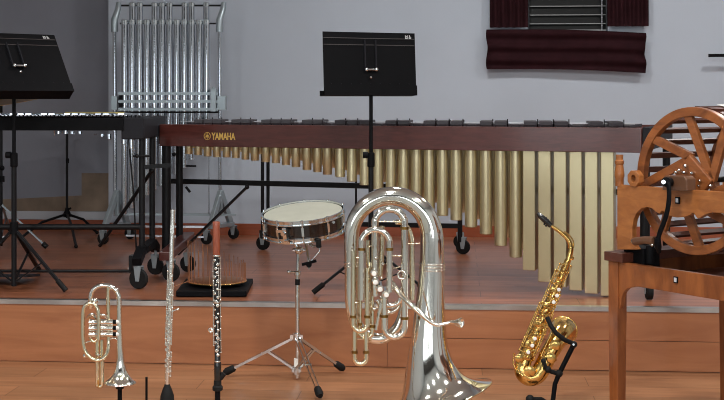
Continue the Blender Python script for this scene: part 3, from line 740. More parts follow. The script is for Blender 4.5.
b = B(); b.bar(q-RT*.032-UP*.012, q+RT*.034+UP*.006, .02, .012); b.cyl(q-UP*.012-FW*.012, q-UP*.012+FW*.012, .013, 10); b.part('wing_nut', M['black'], ss)

# ================================================================== WATERPHONE ON BLACK BOARD
WZ = 6.50; wS = F/WZ
b = B(); x0, z0 = 176, STZ+.004
pl = [(176, 6.33), (246.5, 6.33), (253, 6.78), (186, 6.78)]
poly = [cw((x-362)/F*Z, Z, z0) for (x, Z) in pl]; b.prism(poly, (0, 0, .028)); bd = b.part('display_board', M['black'], None, .003)
tag(bd, 'flat black board at the stage edge under the copper-rod waterphone', 'board')
wp = thing('waterphone', 'waterphone with copper rods standing around a shallow bowl on a black board', 'waterphone', cw((217-362)/F*6.55, 6.55, z0+.0285))
wc = Vector(wp['_o'])
b = B(); b.lathe(wc+UP*.001, UP, [(0, .06), (.004, .10), (.014, .148), (.020, .153), (.024, .148), (.034, .09), (.038, .035)], 40); b.part('bowl', M['copper'], wp)
b = B(); b.ring(wc+UP*.020, UP, .154, .0028, 48, 6); b.part('rim_ring', M['brass'], wp)
b = B(); b.cyl(wc+UP*.036, wc+UP*.07, .018, 14); b.part('neck', M['copper'], wp)
for k in range(32):
    a = 2*PI*k/32+.05; lf = (1-math.cos(a))/2
    h = .10+.115*lf**1.2+random.uniform(-.008, .008)
    q = wc+RT*(math.cos(a)*.150)+FW*(math.sin(a)*.150)+UP*.018
    b = B(); b.sweep([q, q+UP*h+(wc-q).normalized()*0-RT*.002], .0021, 6); b.ball(q+UP*.004, .0045, 6); b.part('rod', M['copper'], wp)
b = B(); b.sweep([cw((172-362)/F*6.4, 6.4, STZ+.04), cw((187-362)/F*6.45, 6.45, STZ+.062), wc+UP*.025-RT*.14], .0022, 6)
b.part('bow_wire', M['copper'], wp)

# ================================================================== TUBA
TZ = 5.17
tu = thing('tuba', 'large silver tuba standing bell down on the floor before the stage', 'tuba', Vector((*P(420, 100, TZ)[:2], 0)))
def tube_px(b, pts, r, Z, n=6, ns=14, cap=True):   # pts (px,py,dz) r in px scalar/list
    q = cr(pts, n); W = [P(a[0], a[1], Z+a[2]) for a in q]
    if hasattr(r, '__len__'):
        rr = [a[0] for a in cr([(x,) for x in r], n)]
    else: rr = [r]*len(W)
    b.sweep(W, [x/F*Z for x in rr], ns, cap); return W
# main branch: small bottom bow -> left leg -> great arch -> bell
b = B()
pts = [(404, 262, 0, 3.2), (404.5, 290, 0, 3.8), (403, 312, 0, 4.4), (396, 329, 0, 5.0), (382, 338.5, 0, 5.4), (366, 335, 0, 5.8), (355, 321, 0, 6.2), (351.5, 300, 0, 6.5)]
pts += [(351.5, 270, 0, 6.9), (351.5, 240, 0, 7.4)]
cx, cy, Rr = 391.5, 238, 39.5
for k in range(1, 12):
    a = PI-PI*k/12; f_ = k/12
    rr_ = 7.4+4.0*f_
    Rk = 40+1.0*math.sin(PI*f_)
    pts.append((cx+Rk*math.cos(a)+.0, cy-(Rk+1)*math.sin(a), 0, rr_))
pts += [(432, 238, 0, 11.6), (432, 262, 0, 12.2)]
q = cr(pts, 5); b.sweep([P(a[0], a[1], TZ) for a in q], [a[3]/F*TZ for a in q], 28, True); b.part('main_bow', M['silver'], tu)
# bell, its mouth tilted to the right
bell = [(432, 262, 12.2), (431.2, 285, 13.4), (430, 308, 15), (429, 328, 17), (428.6, 346, 19.8), (429.2, 360, 22.8), (430.4, 372, 26.5), (432.2, 382, 31), (434, 389, 36), (436, 394, 42), (437.3, 397, 48), (438.4, 399, 53), (439, 400, 56)]
def bellsweep(b, dr_):
    q = cr(bell, 5); W = [P(a[0], a[1], TZ) for a in q]; rad = [(a[2]-dr_)/F*TZ for a in q]; n = 56; vs = []
    for i, w in enumerate(W):
        f_ = i/(len(W)-1); s0 = max(0, (q[i][1]-330)/70.0); s0 = s0*s0*(3-2*s0) if s0 < 1 else 1
        t = math.radians(20)*s0; tf = math.radians(-4)*s0
        ax = (UP*-1+RT*math.tan(t)+FW*math.tan(tf)).normalized(); u = (RT-ax*RT.dot(ax)).normalized(); v = ax.cross(u)
        vs += [w+u*(math.cos(2*PI*k/n)*rad[i])+v*(math.sin(2*PI*k/n)*rad[i]) for k in range(n)]
    fs = [(i*n+k, i*n+(k+1) % n, (i+1)*n+(k+1) % n, (i+1)*n+k) for i in range(len(W)-1) for k in range(n)]
    b.add(vs, fs if dr_ == 0 else [f[::-1] for f in fs], True); return vs[-n:]
b = B(); ringv = bellsweep(b, 0); bellsweep(b, .6); be = b.part('bell', M['silver'], tu)
b = B(); b.sweep(ringv, .0035, 8, closed=True); b.part('bell_rim', M['silverg'], be)
b = B()
for y in (263.5, 266.5, 269.5): b = B(); b.ring(P(431.9, y, TZ), UP, 12.7/F*TZ, .0028, 36, 8); b.part('band', M['silver'], tu)
for y in (262.5, 266): b = B(); b.ring(P(351.5, y, TZ), UP, 7.3/F*TZ, .0022, 30, 8); b.part('band', M['silver'], tu)
# big inner branch and slides (nearer the camera)
ferr = B()
def slide(name, pts, r, mat, fer=(), dz=None):
    b = B(); tube_px(b, pts, r, TZ, 5, 14); b.part(name, mat, tu)
    for (x, y, dzz) in fer: ferr = B(); ferr.cyl(P(x, y-1.4, TZ+dzz), P(x, y+1.4, TZ+dzz), (r+.8)/F*TZ, 14); ferr.part('ferrule', M['brassd'], tu)
d1 = -.055
slide('tuning_slide', arch(375, 404.5, 296, 209, 330 - 12, d1), 3.6, M['silver'], [(404.5, 228, d1), (404.5, 318, d1)])
slide('slide_crook', ubend(384.5, 404.5, 292, 337, 318, d1), 3.3, M['silver'], [(384.5, 316, d1)])
slide('tuning_slide', arch(361.5, 389.5, 300, 229.5, 292, d1-.035), 3.1, M['silver'], [(361.5, 249, d1-.035), (389.5, 249, d1-.035)])
slide('valve_slide', ubend(353.2, 367.3, 250, 331, 268, d1-.02), 2.5, M['silverg'], [(353.2, 316.5, d1-.02), (367.3, 316.5, d1-.02)])
slide('valve_slide', ubend(359.5, 372, 262, 338, 262, d1+.015), 2.3, M['silverg'], [(372, 326, d1+.015)])
slide('valve_slide', ubend(354.6, 366.2, 331, 364, 331, d1), 2.4, M['silverg'], [(354.6, 352, d1), (366.2, 352, d1)])
slide('valve_slide', [(360.3, 252, d1-.01), (360.3, 300, d1-.01), (360.3, 325, d1-.01)], 1.4, M['silverg'], [(360.3, 324, d1-.01)])
slide('branch_tube', [(381, 296, d1+.01), (388, 305, d1), (398, 303, d1), (402, 294, d1), (404, 280, d1+.02)], 2.6, M['silver'])
slide('branch_tube', [(377, 300, d1+.02), (386, 312, d1+.02), (397, 309, d1+.02), (401, 300, d1+.02)], 2.4, M['silver'])
slide('branch_tube', [(368, 240, d1+.02), (368, 262, d1+.02), (372, 272, d1+.02)], 2.3, M['silverg'])
slide('branch_tube', [(412, 300, d1+.03), (412, 262, d1+.03), (411, 236, d1+.03), (404, 224, d1+.02), (396, 222, d1+.01)], 2.6, M['silverg'])
slide('branch_tube', [(382, 226, d1+.02), (382, 250, d1+.02), (380, 276, d1+.02)], 2.6, M['silverg'])
# horizontal braces
b = B()
for (x0, y0, x1, y1) in ((376, 221.5, 404, 221.5), (405, 244, 420, 243.5), (353, 302.5, 371, 302.5), (368, 307, 392, 307.5), (389, 270, 402, 266), (357, 258, 362, 258), (355, 339, 366, 339), (368, 246, 376, 246), (390, 256, 404, 256)):
    b = B(); b.cyl(P(x0, y0, TZ+d1-.0), P(x1, y1, TZ+d1-.0), .0026, 8); b.part('brace', M['silverg'], tu)
# valves
for i, (x, y) in enumerate(((374, 273), (375.3, 281.6), (380, 288.8), (386.3, 294.2))):
    c = P(x, y, TZ+d1-.05); bk = c+FW*.11+UP*.004
    b = B(); b.lathe(bk, (c-bk), [(0, .0125), (.09, .0125), (.093, .0145), (.104, .0145), (.107, .010)], 18); vv = b.part('valve', M['silver'], tu)
    b = B(); b.cyl(c, c-FW*.018, .0035, 8); b.lathe(c-FW*.016, -FW, [(0, .0090), (.005, .0100), (.007, .008)], 16); b.part('finger_button', M['pearl'], vv)['label'] = 'white pearl finger button'
b = B(); b.cyl(P(381, 303, TZ+d1), P(376, 330, TZ+d1), .0075, 12); b.part('valve_linkage', M['silver'], tu); b = B(); b.cyl(P(376.5, 262, TZ+d1), P(377, 250, TZ+d1), .006, 10); b.ball(P(376, 258, TZ+d1-.01), .009, 8)
b.part('valve_linkage', M['silver'], tu)
for (x, y, r_) in ((383, 264, .008), (396, 288, .009), (400, 292, .008), (374, 309, .009), (381.5, 278, .007), (391, 281, .008), (369, 292, .007)):
    b = B(); b.ball(P(x, y, TZ+d1-.02), r_, 8); b.part('linkage_screw', M['silver'], tu)
b = B(); c = P(401.8, 275, TZ+d1-.035); b.ring(c, FW+RT*.2, .0165, .0042, 20, 8); b.cyl(c+UP*.018, c+UP*.045, .004, 8); b.part('thumb_ring', M['silver'], tu)
b = B(); tube_px(b, [(392, 283, d1), (400, 294, d1-.04), (410, 304, d1-.09), (421, 314, d1-.11), (430, 321.5, d1-.115), (438, 325, d1-.115), (446, 323.5, d1-.115), (453, 321.8, d1-.115)], [2.8, 2.7, 2.5, 2.3, 2.1, 1.9, 1.7, 1.6], TZ, 5, 14); b.part('leadpipe', M['silver'], tu)
b = B(); c = P(450, 322.2, TZ+d1-.115); b.lathe(c, RT*.8+UP*.05-FW*.55, [(0, .007), (.022, .009), (.034, .014), (.046, .019), (.052, .021), (.055, .019), (.053, .0155), (.040, .009), (.02, .003)], 20, False); b.part('mouthpiece', M['silver'], tu)
# stand hidden behind: small foot carrying the bell side
b = B(); lowz = min(v.z for v in ringv)
tu.location.z = 0

# ================================================================== CORNET ON STAND
OZ = 5.2
co = thing('cornet', 'small silver and gold cornet standing bell down on a black peg stand', 'cornet', P(120, 383, OZ))
def px_tube(root, name, pts, r, mat, Z=OZ, n=5, ns=12):
    b = B(); tube_px(b, pts, r, Z, n, ns); return b.part(name, mat, root)
b = B()
lst = [(120.5, 383, 15.2), (120.5, 381.5, 14.6), (120.6, 379, 11.5), (120.7, 375, 8.2), (120.7, 370, 6), (120.6, 362, 4.4), (120, 350, 3.4), (119.5, 335, 2.8), (119.3, 318, 2.5), (119.2, 300, 2.3)]
q = cr(lst, 4); b.sweep([P(a[0], a[1], OZ) for a in q], [a[2]/F*OZ for a in q], 32, False); b.sweep([P(a[0], a[1], OZ) for a in q], [(a[2]-.35)/F*OZ for a in q], 32, False)
b.ring(P(120.5, 383, OZ), UP, 15.2/F*OZ, .002, 36, 6); b.part('bell', M['silver'], co)
px_tube(co, 'main_bow', [(119.2, 302, 0), (118.6, 296, 0), (115, 289.5, 0), (109, 286, 0), (102, 285.5, 0), (96, 287.5, 0), (92, 292, 0), (90.5, 299, 0), (91, 308, .01)], 2.3, M['silver'])
px_tube(co, 'tuning_slide', [(98.5, 340, -.02), (98.7, 325, -.02), (98.2, 312, -.02), (95, 305, -.02), (90.5, 303.2, -.02), (85.5, 305.5, -.02), (83.2, 312, -.02), (82.7, 325, -.02), (82.9, 340, -.02), (85, 351, -.02), (91, 358, -.02), (98, 360.3, -.02), (104.5, 357.5, -.02), (108, 350, -.01), (108.6, 340, 0), (108.4, 318, 0), (108.1, 300, 0), (108.2, 287, 0)], 2.0, M['silverg'])
px_tube(co, 'valve_slide', ubend(97.2, 102, 320, 386.5, 340, .005), 2.1, M['silverg'])
px_tube(co, 'mouthpipe', [(98, 380, 0), (98.2, 384, 0), (98.4, 387, 0)], 1.1, M['brass'])
for i, y in enumerate((322, 328, 334.3)):
    c0 = P(89, y, OZ)+FW*(-.005); c1 = P(113.5, y-.3, OZ)+FW*-.005; ax = (c1-c0); L = ax.length
    b = B(); b.lathe(c0, ax, [(0, .006), (.002, .0125), (.012, .0125), (.013, .0112), (L*.45, .0112), (L*.47, .0125), (L*.55, .0125), (L*.57, .0112), (L-.012, .0112), (L-.011, .0125), (L, .0125)], 16); vv = b.part('valve', M['silver'], co)
    b = B(); b.cyl(c1, c1+ax.normalized()*.012, .0085, 12); b.part('valve_cap_felt', M['black'], vv)
    b = B(); b.lathe(c1+ax.normalized()*.013, ax, [(0, .009), (.008, .010), (.013, .006)], 12); b.part('finger_button', M['pearl'], vv)
px_tube(co, 'valve_slide', [(97, 316, -.01), (103, 315, -.025), (107, 318, -.01)], 1.4, M['silver'])
px_tube(co, 'valve_slide', [(88, 318, .01), (92, 314, -.01), (96, 318, .01)], 1.6, M['silver'])
px_tube(co, 'valve_slide', [(90, 338, .0), (94, 342, -.015), (99, 338, .0)], 1.4, M['silverg'])
px_tube(co, 'brace', [(85, 343, -.01), (90, 341.5, -.01), (96, 341, -.01)], .8, M['silver'])
px_tube(co, 'brace', [(109, 340, 0), (114, 338, 0), (119, 341, 0)], .9, M['silver'])
b = B(); b.ball(P(95, 301, OZ), .013, 10); b.ball(P(91, 300, OZ), .010, 10); b.ball(P(98, 355, OZ), .008, 8); b.ball(P(85, 356, OZ), .010, 8); b.ball(P(111, 288, OZ), .010, 8); b.ball(P(116, 290.5, OZ), .011, 8); b.part('water_key', M['silver'], co)
cs = thing('cornet_stand', 'black peg stand holding the silver cornet', 'instrument stand', Vector((*P(119.8, 100, OZ)[:2], 0)))
b = B(); b.cyl(Vector((*P(119.8, 100, OZ)[:2], .03)), P(119.8, 389, OZ), .0095, 12); b.part('pole', M['black'], cs)
b = B(); b.lathe(P(119.8, 388.5, OZ), UP, [(0, .017), (.012, .019), (.02, .012), (.05, .009)], 14); b.part('peg', M['rubber'], cs)
def tripod(root, c, r=.13, n=3, a0=.3):
    c = Vector(c)
    for k in range(n):
        a = a0+2*PI*k/n; e_ = c+Vector((math.cos(a)*r, math.sin(a)*r, 0)); e_.z = .008
        b = B(); b.bar(c+UP*.035, e_, .014, .010); b.ball(e_, .008, 8); b.part('leg', M['black'], root)
    b = B(); b.cyl(Vector((c.x, c.y, .015)), Vector((c.x, c.y, .055)), .017, 12); b.part('hub', M['black'], root)
tripod(cs, Vector((*P(119.8, 100, OZ)[:2], 0)), .06, 3, .9)
pg = thing('peg_stand', 'empty thin black peg stand between the cornet and the flute', 'instrument stand', Vector((*P(146.5, 100, 5.2)[:2], 0)))
b = B(); b.cyl(Vector((*P(146.5, 100, 5.2)[:2], .03)), P(146.5, 377, 5.2), .005, 10); b.part('peg', M['black'], pg)
tripod(pg, Vector((*P(146.5, 100, 5.2)[:2], 0)), .04, 3, .9)

# ================================================================== FLUTE
FZ = 5.15
fl = thing('flute', 'silver flute standing upright on a black conical peg stand', 'flute', P(167.4, 386, FZ))
A = P(167.2, 386, FZ); T_ = P(173, 209.5, FZ); fa = (T_-A); FL = fa.length; fa.normalize()
def fp(py): return A+(T_-A)*((386-py)/(386-209.5))
b = B(); b.lathe(fp(268), fa, [(0, .0098), (.02, .0105), (.03, .0098), ((268-211)/F*FZ-.0, .0092), ((268-209.5)/F*FZ, .0092)], 18)
b.lathe(fp(213), fa, [(0, .0105), (.012, .0105)], 16); b.part('head_joint', M['flute'], fl)
b = B(); b.obox(fp(229)-FW*.008+RT*.001, RT*.008, FW*.004, fa*.016); b.part('lip_plate', M['flute'], fl)
b = B(); b.lathe(fp(384), fa, [(0, .0095), ((384-268)/F*FZ, .0095)], 18); b.lathe(fp(268), fa, [(0, .0125), (.012, .0125)], 18); b.lathe(fp(345), fa, [(0, .0115), (.012, .0115)], 18); b.part('body_joint', M['flute'], fl)
random.seed(3)
sr = (RT+fa*-RT.dot(fa)).normalized()
for k in range(19):
    y = 275+k*5.3; side = -1 if k % 3 else .55
    c = fp(y)-FW*.0115+sr*(.0035*side)
    b = B(); b.lathe(c+FW*.003, -FW+sr*side*.35, [(0, .0083), (.003, .009), (.005, .0082), (.005, .005), (.003, .004)], 14); b.part('key', M['flute'], fl)
b = B()
for (y0, y1, sd, dd) in ((271, 318, -.0125, -.004), (318, 344, -.0125, -.004), (283, 344, .012, -.006), (352, 376, .013, -.004)):
    b.cyl(fp(y0)+sr*sd+FW*dd, fp(y1)+sr*sd+FW*dd, .0024, 8)
    n_ = 6
    for i in range(n_): q = fp(y0+(y1-y0)*i/(n_-1)); b.cyl(q+FW*dd, q+sr*sd+FW*dd, .0016, 6); b.ball(q+sr*sd+FW*dd, .0042, 6)
b.part('key_rod', M['flute'], fl)
b = B(); b.bar(fp(311)+sr*.01-FW*.01, fp(308)+sr*.036-FW*.012, .009, .004); b.ball(fp(308.5)+sr*.036-FW*.012, .006, 8); b.part('key_lever', M['flute'], fl)
fs2 = thing('flute_stand', 'black conical peg stand under the flute', 'instrument stand', Vector((*P(167.2, 100, FZ)[:2], 0)))
b = B(); o_ = P(167.2, 403, FZ); b.lathe(o_, UP, [(0, .029), (.03, .028), (.055, .020), (.072, .0125), (.078, .0105)], 20); b.cyl(o_+UP*.07, o_+UP*.09, .006, 10); b.part('cone_peg', M['rubber'], fs2)
b = B(); b.cyl(Vector((o_.x, o_.y, .02)), o_+UP*.01, .008, 10); b.part('pole', M['black'], fs2)
tripod(fs2, Vector((o_.x, o_.y, 0)), .06, 3, .9)

# ================================================================== CLARINET
LZ = 5.12
cl = thing('clarinet', 'black woodwind with silver keys and plain reddish-brown wooden top section', 'woodwind', P(217.6, 378, LZ))
A2 = P(217.8, 380, LZ); T2 = P(216.2, 221.5, LZ)
def lp(py): return A2+(T2-A2)*((380-py)/(380-221.5))
la = (T2-A2).normalized(); Ls = (T2-A2).length/(380-221.5)
b = B(); b.lathe(lp(256), la, [(0, .0135), (.004, .0155), (30*Ls, .0150), (33.5*Ls, .0155), (34.5*Ls, .0140), (34.5*Ls, .010), (32*Ls, .009)], 22); b.part('top_section', M['redwood'], cl)['label'] = 'reddish-brown wooden top section'
b = B(); b.lathe(lp(380), la, [(0, .0145), (10*Ls, .0150), (18*Ls, .0142), (19*Ls, .0125), (80*Ls, .0120), (82*Ls, .0135), (84*Ls, .0125), (118*Ls, .0120), (124*Ls, .0120)], 22); b.part('body', M['ebony'], cl)
b = B()
for (y, r_) in ((362, .0135), (303, .0138), (256.5, .0158)): b.lathe(lp(y), la, [(0, r_), (.0035, r_+.0008), (.007, r_)], 22)
b.part('ring', M['flute'], cl)
random.seed(11)
for k in range(24):
    y = 260+k*4.1; side = [-1, .8, -.3, .5][k % 4]
    c = lp(y)-FW*.0125+RT*(.006*side)
    b = B(); rk = random.choice((.0045, .006, .0068))
    b.lathe(c+FW*.002, -FW+RT*side*.5, [(0, rk), (.004, rk*1.05), (.005, rk*.7)], 10); b.part('key', M['flute'], cl)
b = B()
for (y0, y1, sd, dd) in ((258, 300, .0150, -.006), (262, 300, -.0140, -.006), (305, 352, .0150, -.006), (305, 345, -.0145, -.008), (268, 296, .009, -.014), (322, 350, .004, -.0145)):
    b.cyl(lp(y0)+RT*sd+FW*dd, lp(y1)+RT*sd+FW*dd, .0018, 8)
    for i in range(5): q = lp(y0+(y1-y0)*i/4); b.cyl(q+FW*dd, q+RT*sd+FW*dd, .0014, 6); b.ball(q+RT*sd+FW*dd, .0036, 6)
b.part('key_rod', M['flute'], cl)
b = B(); q = lp(330)-RT*.026-FW*.006; b.ring(q, FW, .0085, .0032, 14, 6); b.cyl(q, lp(329)-RT*.010, .003, 8); b.ball(q-UP*.008, .006, 8); b.part('side_key', M['flute'], cl)
cst = thing('clarinet_stand', 'black peg stand with screw collar holding the reddish-topped woodwind', 'instrument stand', Vector((*P(217.6, 100, LZ)[:2], 0)))
o_ = P(217.6, 391, LZ)
b = B(); b.cyl(Vector((o_.x, o_.y, .03)), o_+UP*.02, .0115, 12); b.part('pole', M['black'], cst)
b = B(); b.lathe(o_, UP, [(0, .014), (.004, .021), (.018, .021), (.024, .016), (.044, .0155)], 18); b.cyl(o_+UP*.05+RT*.010, o_+UP*.072+RT*.026, .011, 12); b.part('collar', M['rubber'], cst)
tripod(cst, Vector((o_.x, o_.y, 0)), .08, 3, .9)

# ================================================================== ALTO SAXOPHONE
XZ = 5.25
sx = thing('alto_saxophone', 'gold lacquered alto saxophone leaning upright on a black stand', 'saxophone', Vector((*P(530, 100, XZ)[:2], P(530, 384, XZ).z)))
def sp(px, py, dz=0): return P(px, py, XZ+dz)
# neck
b = B(); tube_px(b, [(548.5, 223.5, 0), (554, 227.5, 0), (560.5, 232.2, 0), (566.5, 237.5, 0), (570, 243.5, 0), (570.8, 250, 0), (569.2, 257, 0), (567.8, 262, 0)], [1.5, 1.7, 2.0, 2.3, 2.6, 2.8, 2.9, 2.9], XZ, 5, 16); nk = b.part('neck', M['brass'], sx)
b = B(); tube_px(b, [(564, 231.5, 0), (569, 234.8, 0), (573.2, 241, 0), (573.5, 248, 0)], .7, XZ, 5, 8); b.ball(sp(572, 258), .009, 8); b.part('octave_key', M['brass'], nk)
b = B(); b.sweep([sp(537.3, 213), sp(540, 215.8), sp(546, 221), sp(551, 225.6)], [.006, .0115, .0125, .0115], 14, True, upv=UP); mp_ = b.part('mouthpiece', M['ebony'], sx)
b = B(); d = (sp(551, 225.6)-sp(540, 215.8)).normalized(); q = sp(544.5, 219.7)
for s_ in (.0, .012): b.ring(q+d*s_, d, .0128, .0015, 18, 6)
b.ball(q-UP*.016+d*.004-RT*.004, .0045, 6); b.ball(q-UP*.016+d*.014-RT*.004, .0045, 6); b.part('ligature', M['grey'], mp_)
# body tube, bow and bell
b = B()
body = [(567.8, 260, 3.1), (564, 270, 3.4), (556, 288, 4.2), (548, 306, 5.0), (540, 324, 5.9), (532, 342, 6.8), (525.5, 357, 7.6)]
bow = [(522.6, 366, 8.0), (523.5, 373.5, 8.3), (529.5, 377.5, 8.6), (537, 375, 8.9), (542.5, 367, 9.0)]
bell2 = [(547.5, 356, 9.0), (553, 347, 9.2), (557, 340.3, 9.6), (560, 335.5, 10.8), (562, 332.5, 12.4), (563, 330.6, 14.2)]
def sxd(i): return 0
q = cr([(a, b_, 0, c_) for a, b_, c_ in body], 5); b.sweep([sp(a[0], a[1]) for a in q], [a[3]/F*XZ for a in q], 26, True); b.part('body', M['brass'], sx)
b = B(); q = cr([(a, b_, 0, c_) for a, b_, c_ in body[-1:]+bow+bell2[:1]], 5); W_ = [sp(a[0], a[1], -.012*math.sin(PI*i/(len(q)-1))) for i, a in enumerate(q)]; b.sweep(W_, [a[3]/F*XZ for a in q], 26, True)
b.ring(sp(525.6, 357), sp(548, 306)-sp(540, 324), 8.2/F*XZ, .003, 26, 6); b.ring(sp(547.5, 356), sp(553.5, 344)-sp(542.5, 367), 9.8/F*XZ, .003, 26, 6); b.part('bow', M['brass'], sx)
b = B(); q = cr([(a, b_, 0, c_) for a, b_, c_ in bell2], 5); W_ = [sp(a[0], a[1], .13*(i/(len(q)-1))**2) for i, a in enumerate(q)]
b.sweep(W_, [a[3]/F*XZ for a in q], 32, False); b.sweep(W_, [(a[3]-.5)/F*XZ for a in q], 32, False)
b.ring(W_[-1], (W_[-1]-W_[-3]), 14.2/F*XZ, .003, 36, 8); b.part('bell', M['brass'], sx)
# key work
def bp(t, s, d=0):         # t along body 0..1, s sideways in px (perpendicular), d towards camera
    x = 566+(525-566)*t; y = 264+(358-264)*t; nx_, ny_ = .917, .40
    return sp(x+s*nx_, y+s*ny_, -(3.2+4.6*t)/F*XZ*math.cos(min(1.2, abs(s)/(4+4*t)))-d)
bd_ = (bp(1, 0)-bp(0, 0)).normalized()
cups = [(.06, 1, 2.2), (.13, -2, 2.3), (.20, 1.5, 2.6), (.28, -2, 2.8), (.36, 2, 3.0), (.45, -1.5, 3.2), (.54, 2, 3.6), (.64, -2, 3.9), (.74, 2.5, 4.2), (.86, -1, 4.6), (.97, 2, 4.8)]
for (t, s_, r_) in cups:
    c = bp(t, s_, .006); nrm = (-FW+RT*(s_*.12)).normalized(); rr = r_/F*XZ
    b = B(); b.lathe(c-nrm*.004, nrm, [(0, rr), (.005, rr*1.05), (.007, rr*.85), (.0075, rr*.35), (.010, rr*.25), (.010, .001)], 18); b.part('key_cup', M['brass'], sx)
for (x, y, r_) in ((529.5, 371, 5.4), (519, 358, 4.0), (551, 358, 5.0), (556, 345, 4.6)):
    c = sp(x, y, -.052); b = B(); rr = r_/F*XZ; b.lathe(c, -FW, [(0, rr), (.006, rr*1.05), (.008, rr*.8), (.009, rr*.3)], 18); b.part('key_cup', M['brass'], sx)
b = B()
for (t0, t1, s_, d_) in ((.0, .48, 5.5, .003), (.02, .5, -5.5, .004), (.5, .98, 8.5, .006), (.45, .95, -8.6, .004), (.1, .9, -7.2, .01), (.3, .75, 7.2, .012)):
    b.cyl(bp(t0, s_, d_), bp(t1, s_, d_), .0026, 8)
    for i in range(8):
        q = bp(t0+(t1-t0)*i/7, s_, d_); b.cyl(q, bp(t0+(t1-t0)*i/7, s_*.3, .001), .002, 6); b.ball(q, .0050, 6)
random.seed(5)
for k in range(26):
    t = random.random(); s_ = random.uniform(-7, 7)*(.5+.6*t); q = bp(t, s_, .012)
    b.bar(q, q+bd_*random.uniform(-.02, .02)+RT*random.uniform(-.014, .014), .004, .003); b.ball(q, .0036, 6)
b.part('key_rod', M['brass'], sx)
for k in range(34):
    t = (k+.5)/34; s_ = random.uniform(-6, 7.5)*(.45+.65*t); q = bp(t, s_, .016)
    b = B(); r_ = random.choice((.0035, .005, .0065)); b.lathe(q, (-FW+RT*random.uniform(-.7, .7)+UP*random.uniform(-.4, .4)), [(0, r_), (.004, r_), (.006, r_*.5)], 10)
    if k % 3 == 0: b.bar(q, q+RT*random.uniform(-.02, .02)+UP*random.uniform(-.012, .012), .004, .004)
    b.part('key_touch_and_gap', M['brassd'] if k % 3 == 1 else M['brass'], sx)  # dark brass pieces stand in for shadow gaps between the keys
b = B()
for (x, y) in ((558.8, 289.5), (557, 295.5), (553.6, 302), (534.8, 338.5), (532.2, 345.5), (528.2, 352.2)): b.lathe(sp(x, y, -.052), -FW, [(0, .0075), (.004, .008), (.006, .006)], 12)
b.part('pearl_touch', M['pearl'], sx)['label'] = 'white pearl finger touches'
b = B(); b.sweep([sp(514, 353, -.02), sp(513, 363, -.02), sp(517, 372, -.03), sp(524, 376, -.05)], .003, 8); b.sweep([sp(553, 330, -.045), sp(547, 343, -.05), sp(541, 356, -.05)], .003, 8); b.sweep([sp(546, 324, -.03), sp(540, 340, -.045), sp(533, 356, -.05)], .0024, 8)
b.part('key_guard', M['brass'], sx)
sst = thing('saxophone_stand', 'black folding stand with yoke arm holding the gold saxophone', 'instrument stand', Vector((*P(552, 100, XZ-.05)[:2], 0)))
b = B(); b.sweep([sp(547, 317, -.075), sp(550.5, 325, -.085), sp(556, 333, -.085), (sp(564, 339.5, -.075)), sp(574, 344, -.06)], .0095, 12); b.part('yoke', M['rubber'], sst)
b = B(); b.sweep([sp(574, 344, -.06), sp(566, 360, -.06), sp(559, 374, -.06), sp(555, 384, -.06), sp(552, 408, -.06)], [.0105, .0105, .0105, .010, .010], 12); b.part('pole', M['black'], sst)
b = B(); b.ball(sp(574, 344.5, -.068), .014, 12); b.part('joint', M['rubber'], sst); b = B(); b.ball(sp(559, 373.5, -.065), .016, 12); b.part('joint', M['rubber'], sst)
b = B(); b.cyl(sp(573.5, 344.5, -.08), sp(573.5, 344.5, -.086), .005, 10); b.part('rivet', M['chrome'], sst)
b = B(); b.sweep([sp(559, 374, -.06), sp(551, 371.5, -.07), sp(546, 368, -.075), sp(543.5, 362, -.078)], .009, 10); b.ball(sp(543.5, 361, -.078), .011, 8); b.ball(sp(548, 369.5, -.075), .014, 8); b.part('lower_cradle', M['rubber'], sst)
ctr = sp(552, 408, -.06)
for (x, y) in ((531, 405), (585, 418), (548, 432)):
    Zf = F*(CZ-.01)/(y-HZ); e_ = P(x, y, min(Zf, 5.7)); e_.z = .012
    b = B(); b.bar(ctr, e_, .016, .012); lg = b.part('leg', M['black'], sst); b = B(); b.ball(e_, .0115, 8); b.part('foot_cap', M['rubber'], lg)
e_ = sp(530, 399, -.1); b = B(); b.sweep([ctr+UP*.01, sp(541, 399, -.08), e_], .009, 10); b.ball(e_, .018, 8); b.part('hinge_knob', M['rubber'], sst)

# ================================================================== WIND MACHINE ON TABLE
PH = math.radians(56); Z0 = 5.0; X0 = (606-362)/F*Z0
E1 = Vector((math.cos(PH), -math.sin(PH))); E2 = Vector((math.sin(PH), math.cos(PH)))
e1 = cw(E1.x, E1.y, 0); e2 = cw(E2.x, E2.y, 0)
def wpt(s, off, z): q = Vector((X0, Z0))+E1*s+E2*off; return cw(q.x, q.y, z)
def WP(px, py, off=0):          # ray against the plane parallel to the table front, offset back
    o = Vector((X0, Z0))+E2*off; t = (px-362)/F
    s = (t*o.y-o.x)/(E1.x-t*E1.y); Z = o.y+E1.y*s; return wpt(s, off, CZ-(py-HZ)/F*Z), s, CZ-(py-HZ)/F*Z
def wp_(px, py, off=0): return WP(px, py, off)[0]
TW = .775; TD = .72
zt_ = WP(606, 258)[2]
tbl = thing('machine_table', 'red-brown wooden table with curved brackets under the wooden wheel machine', 'table', wpt(TW/2, TD/2, 0))
ztop = .668
lw = .052
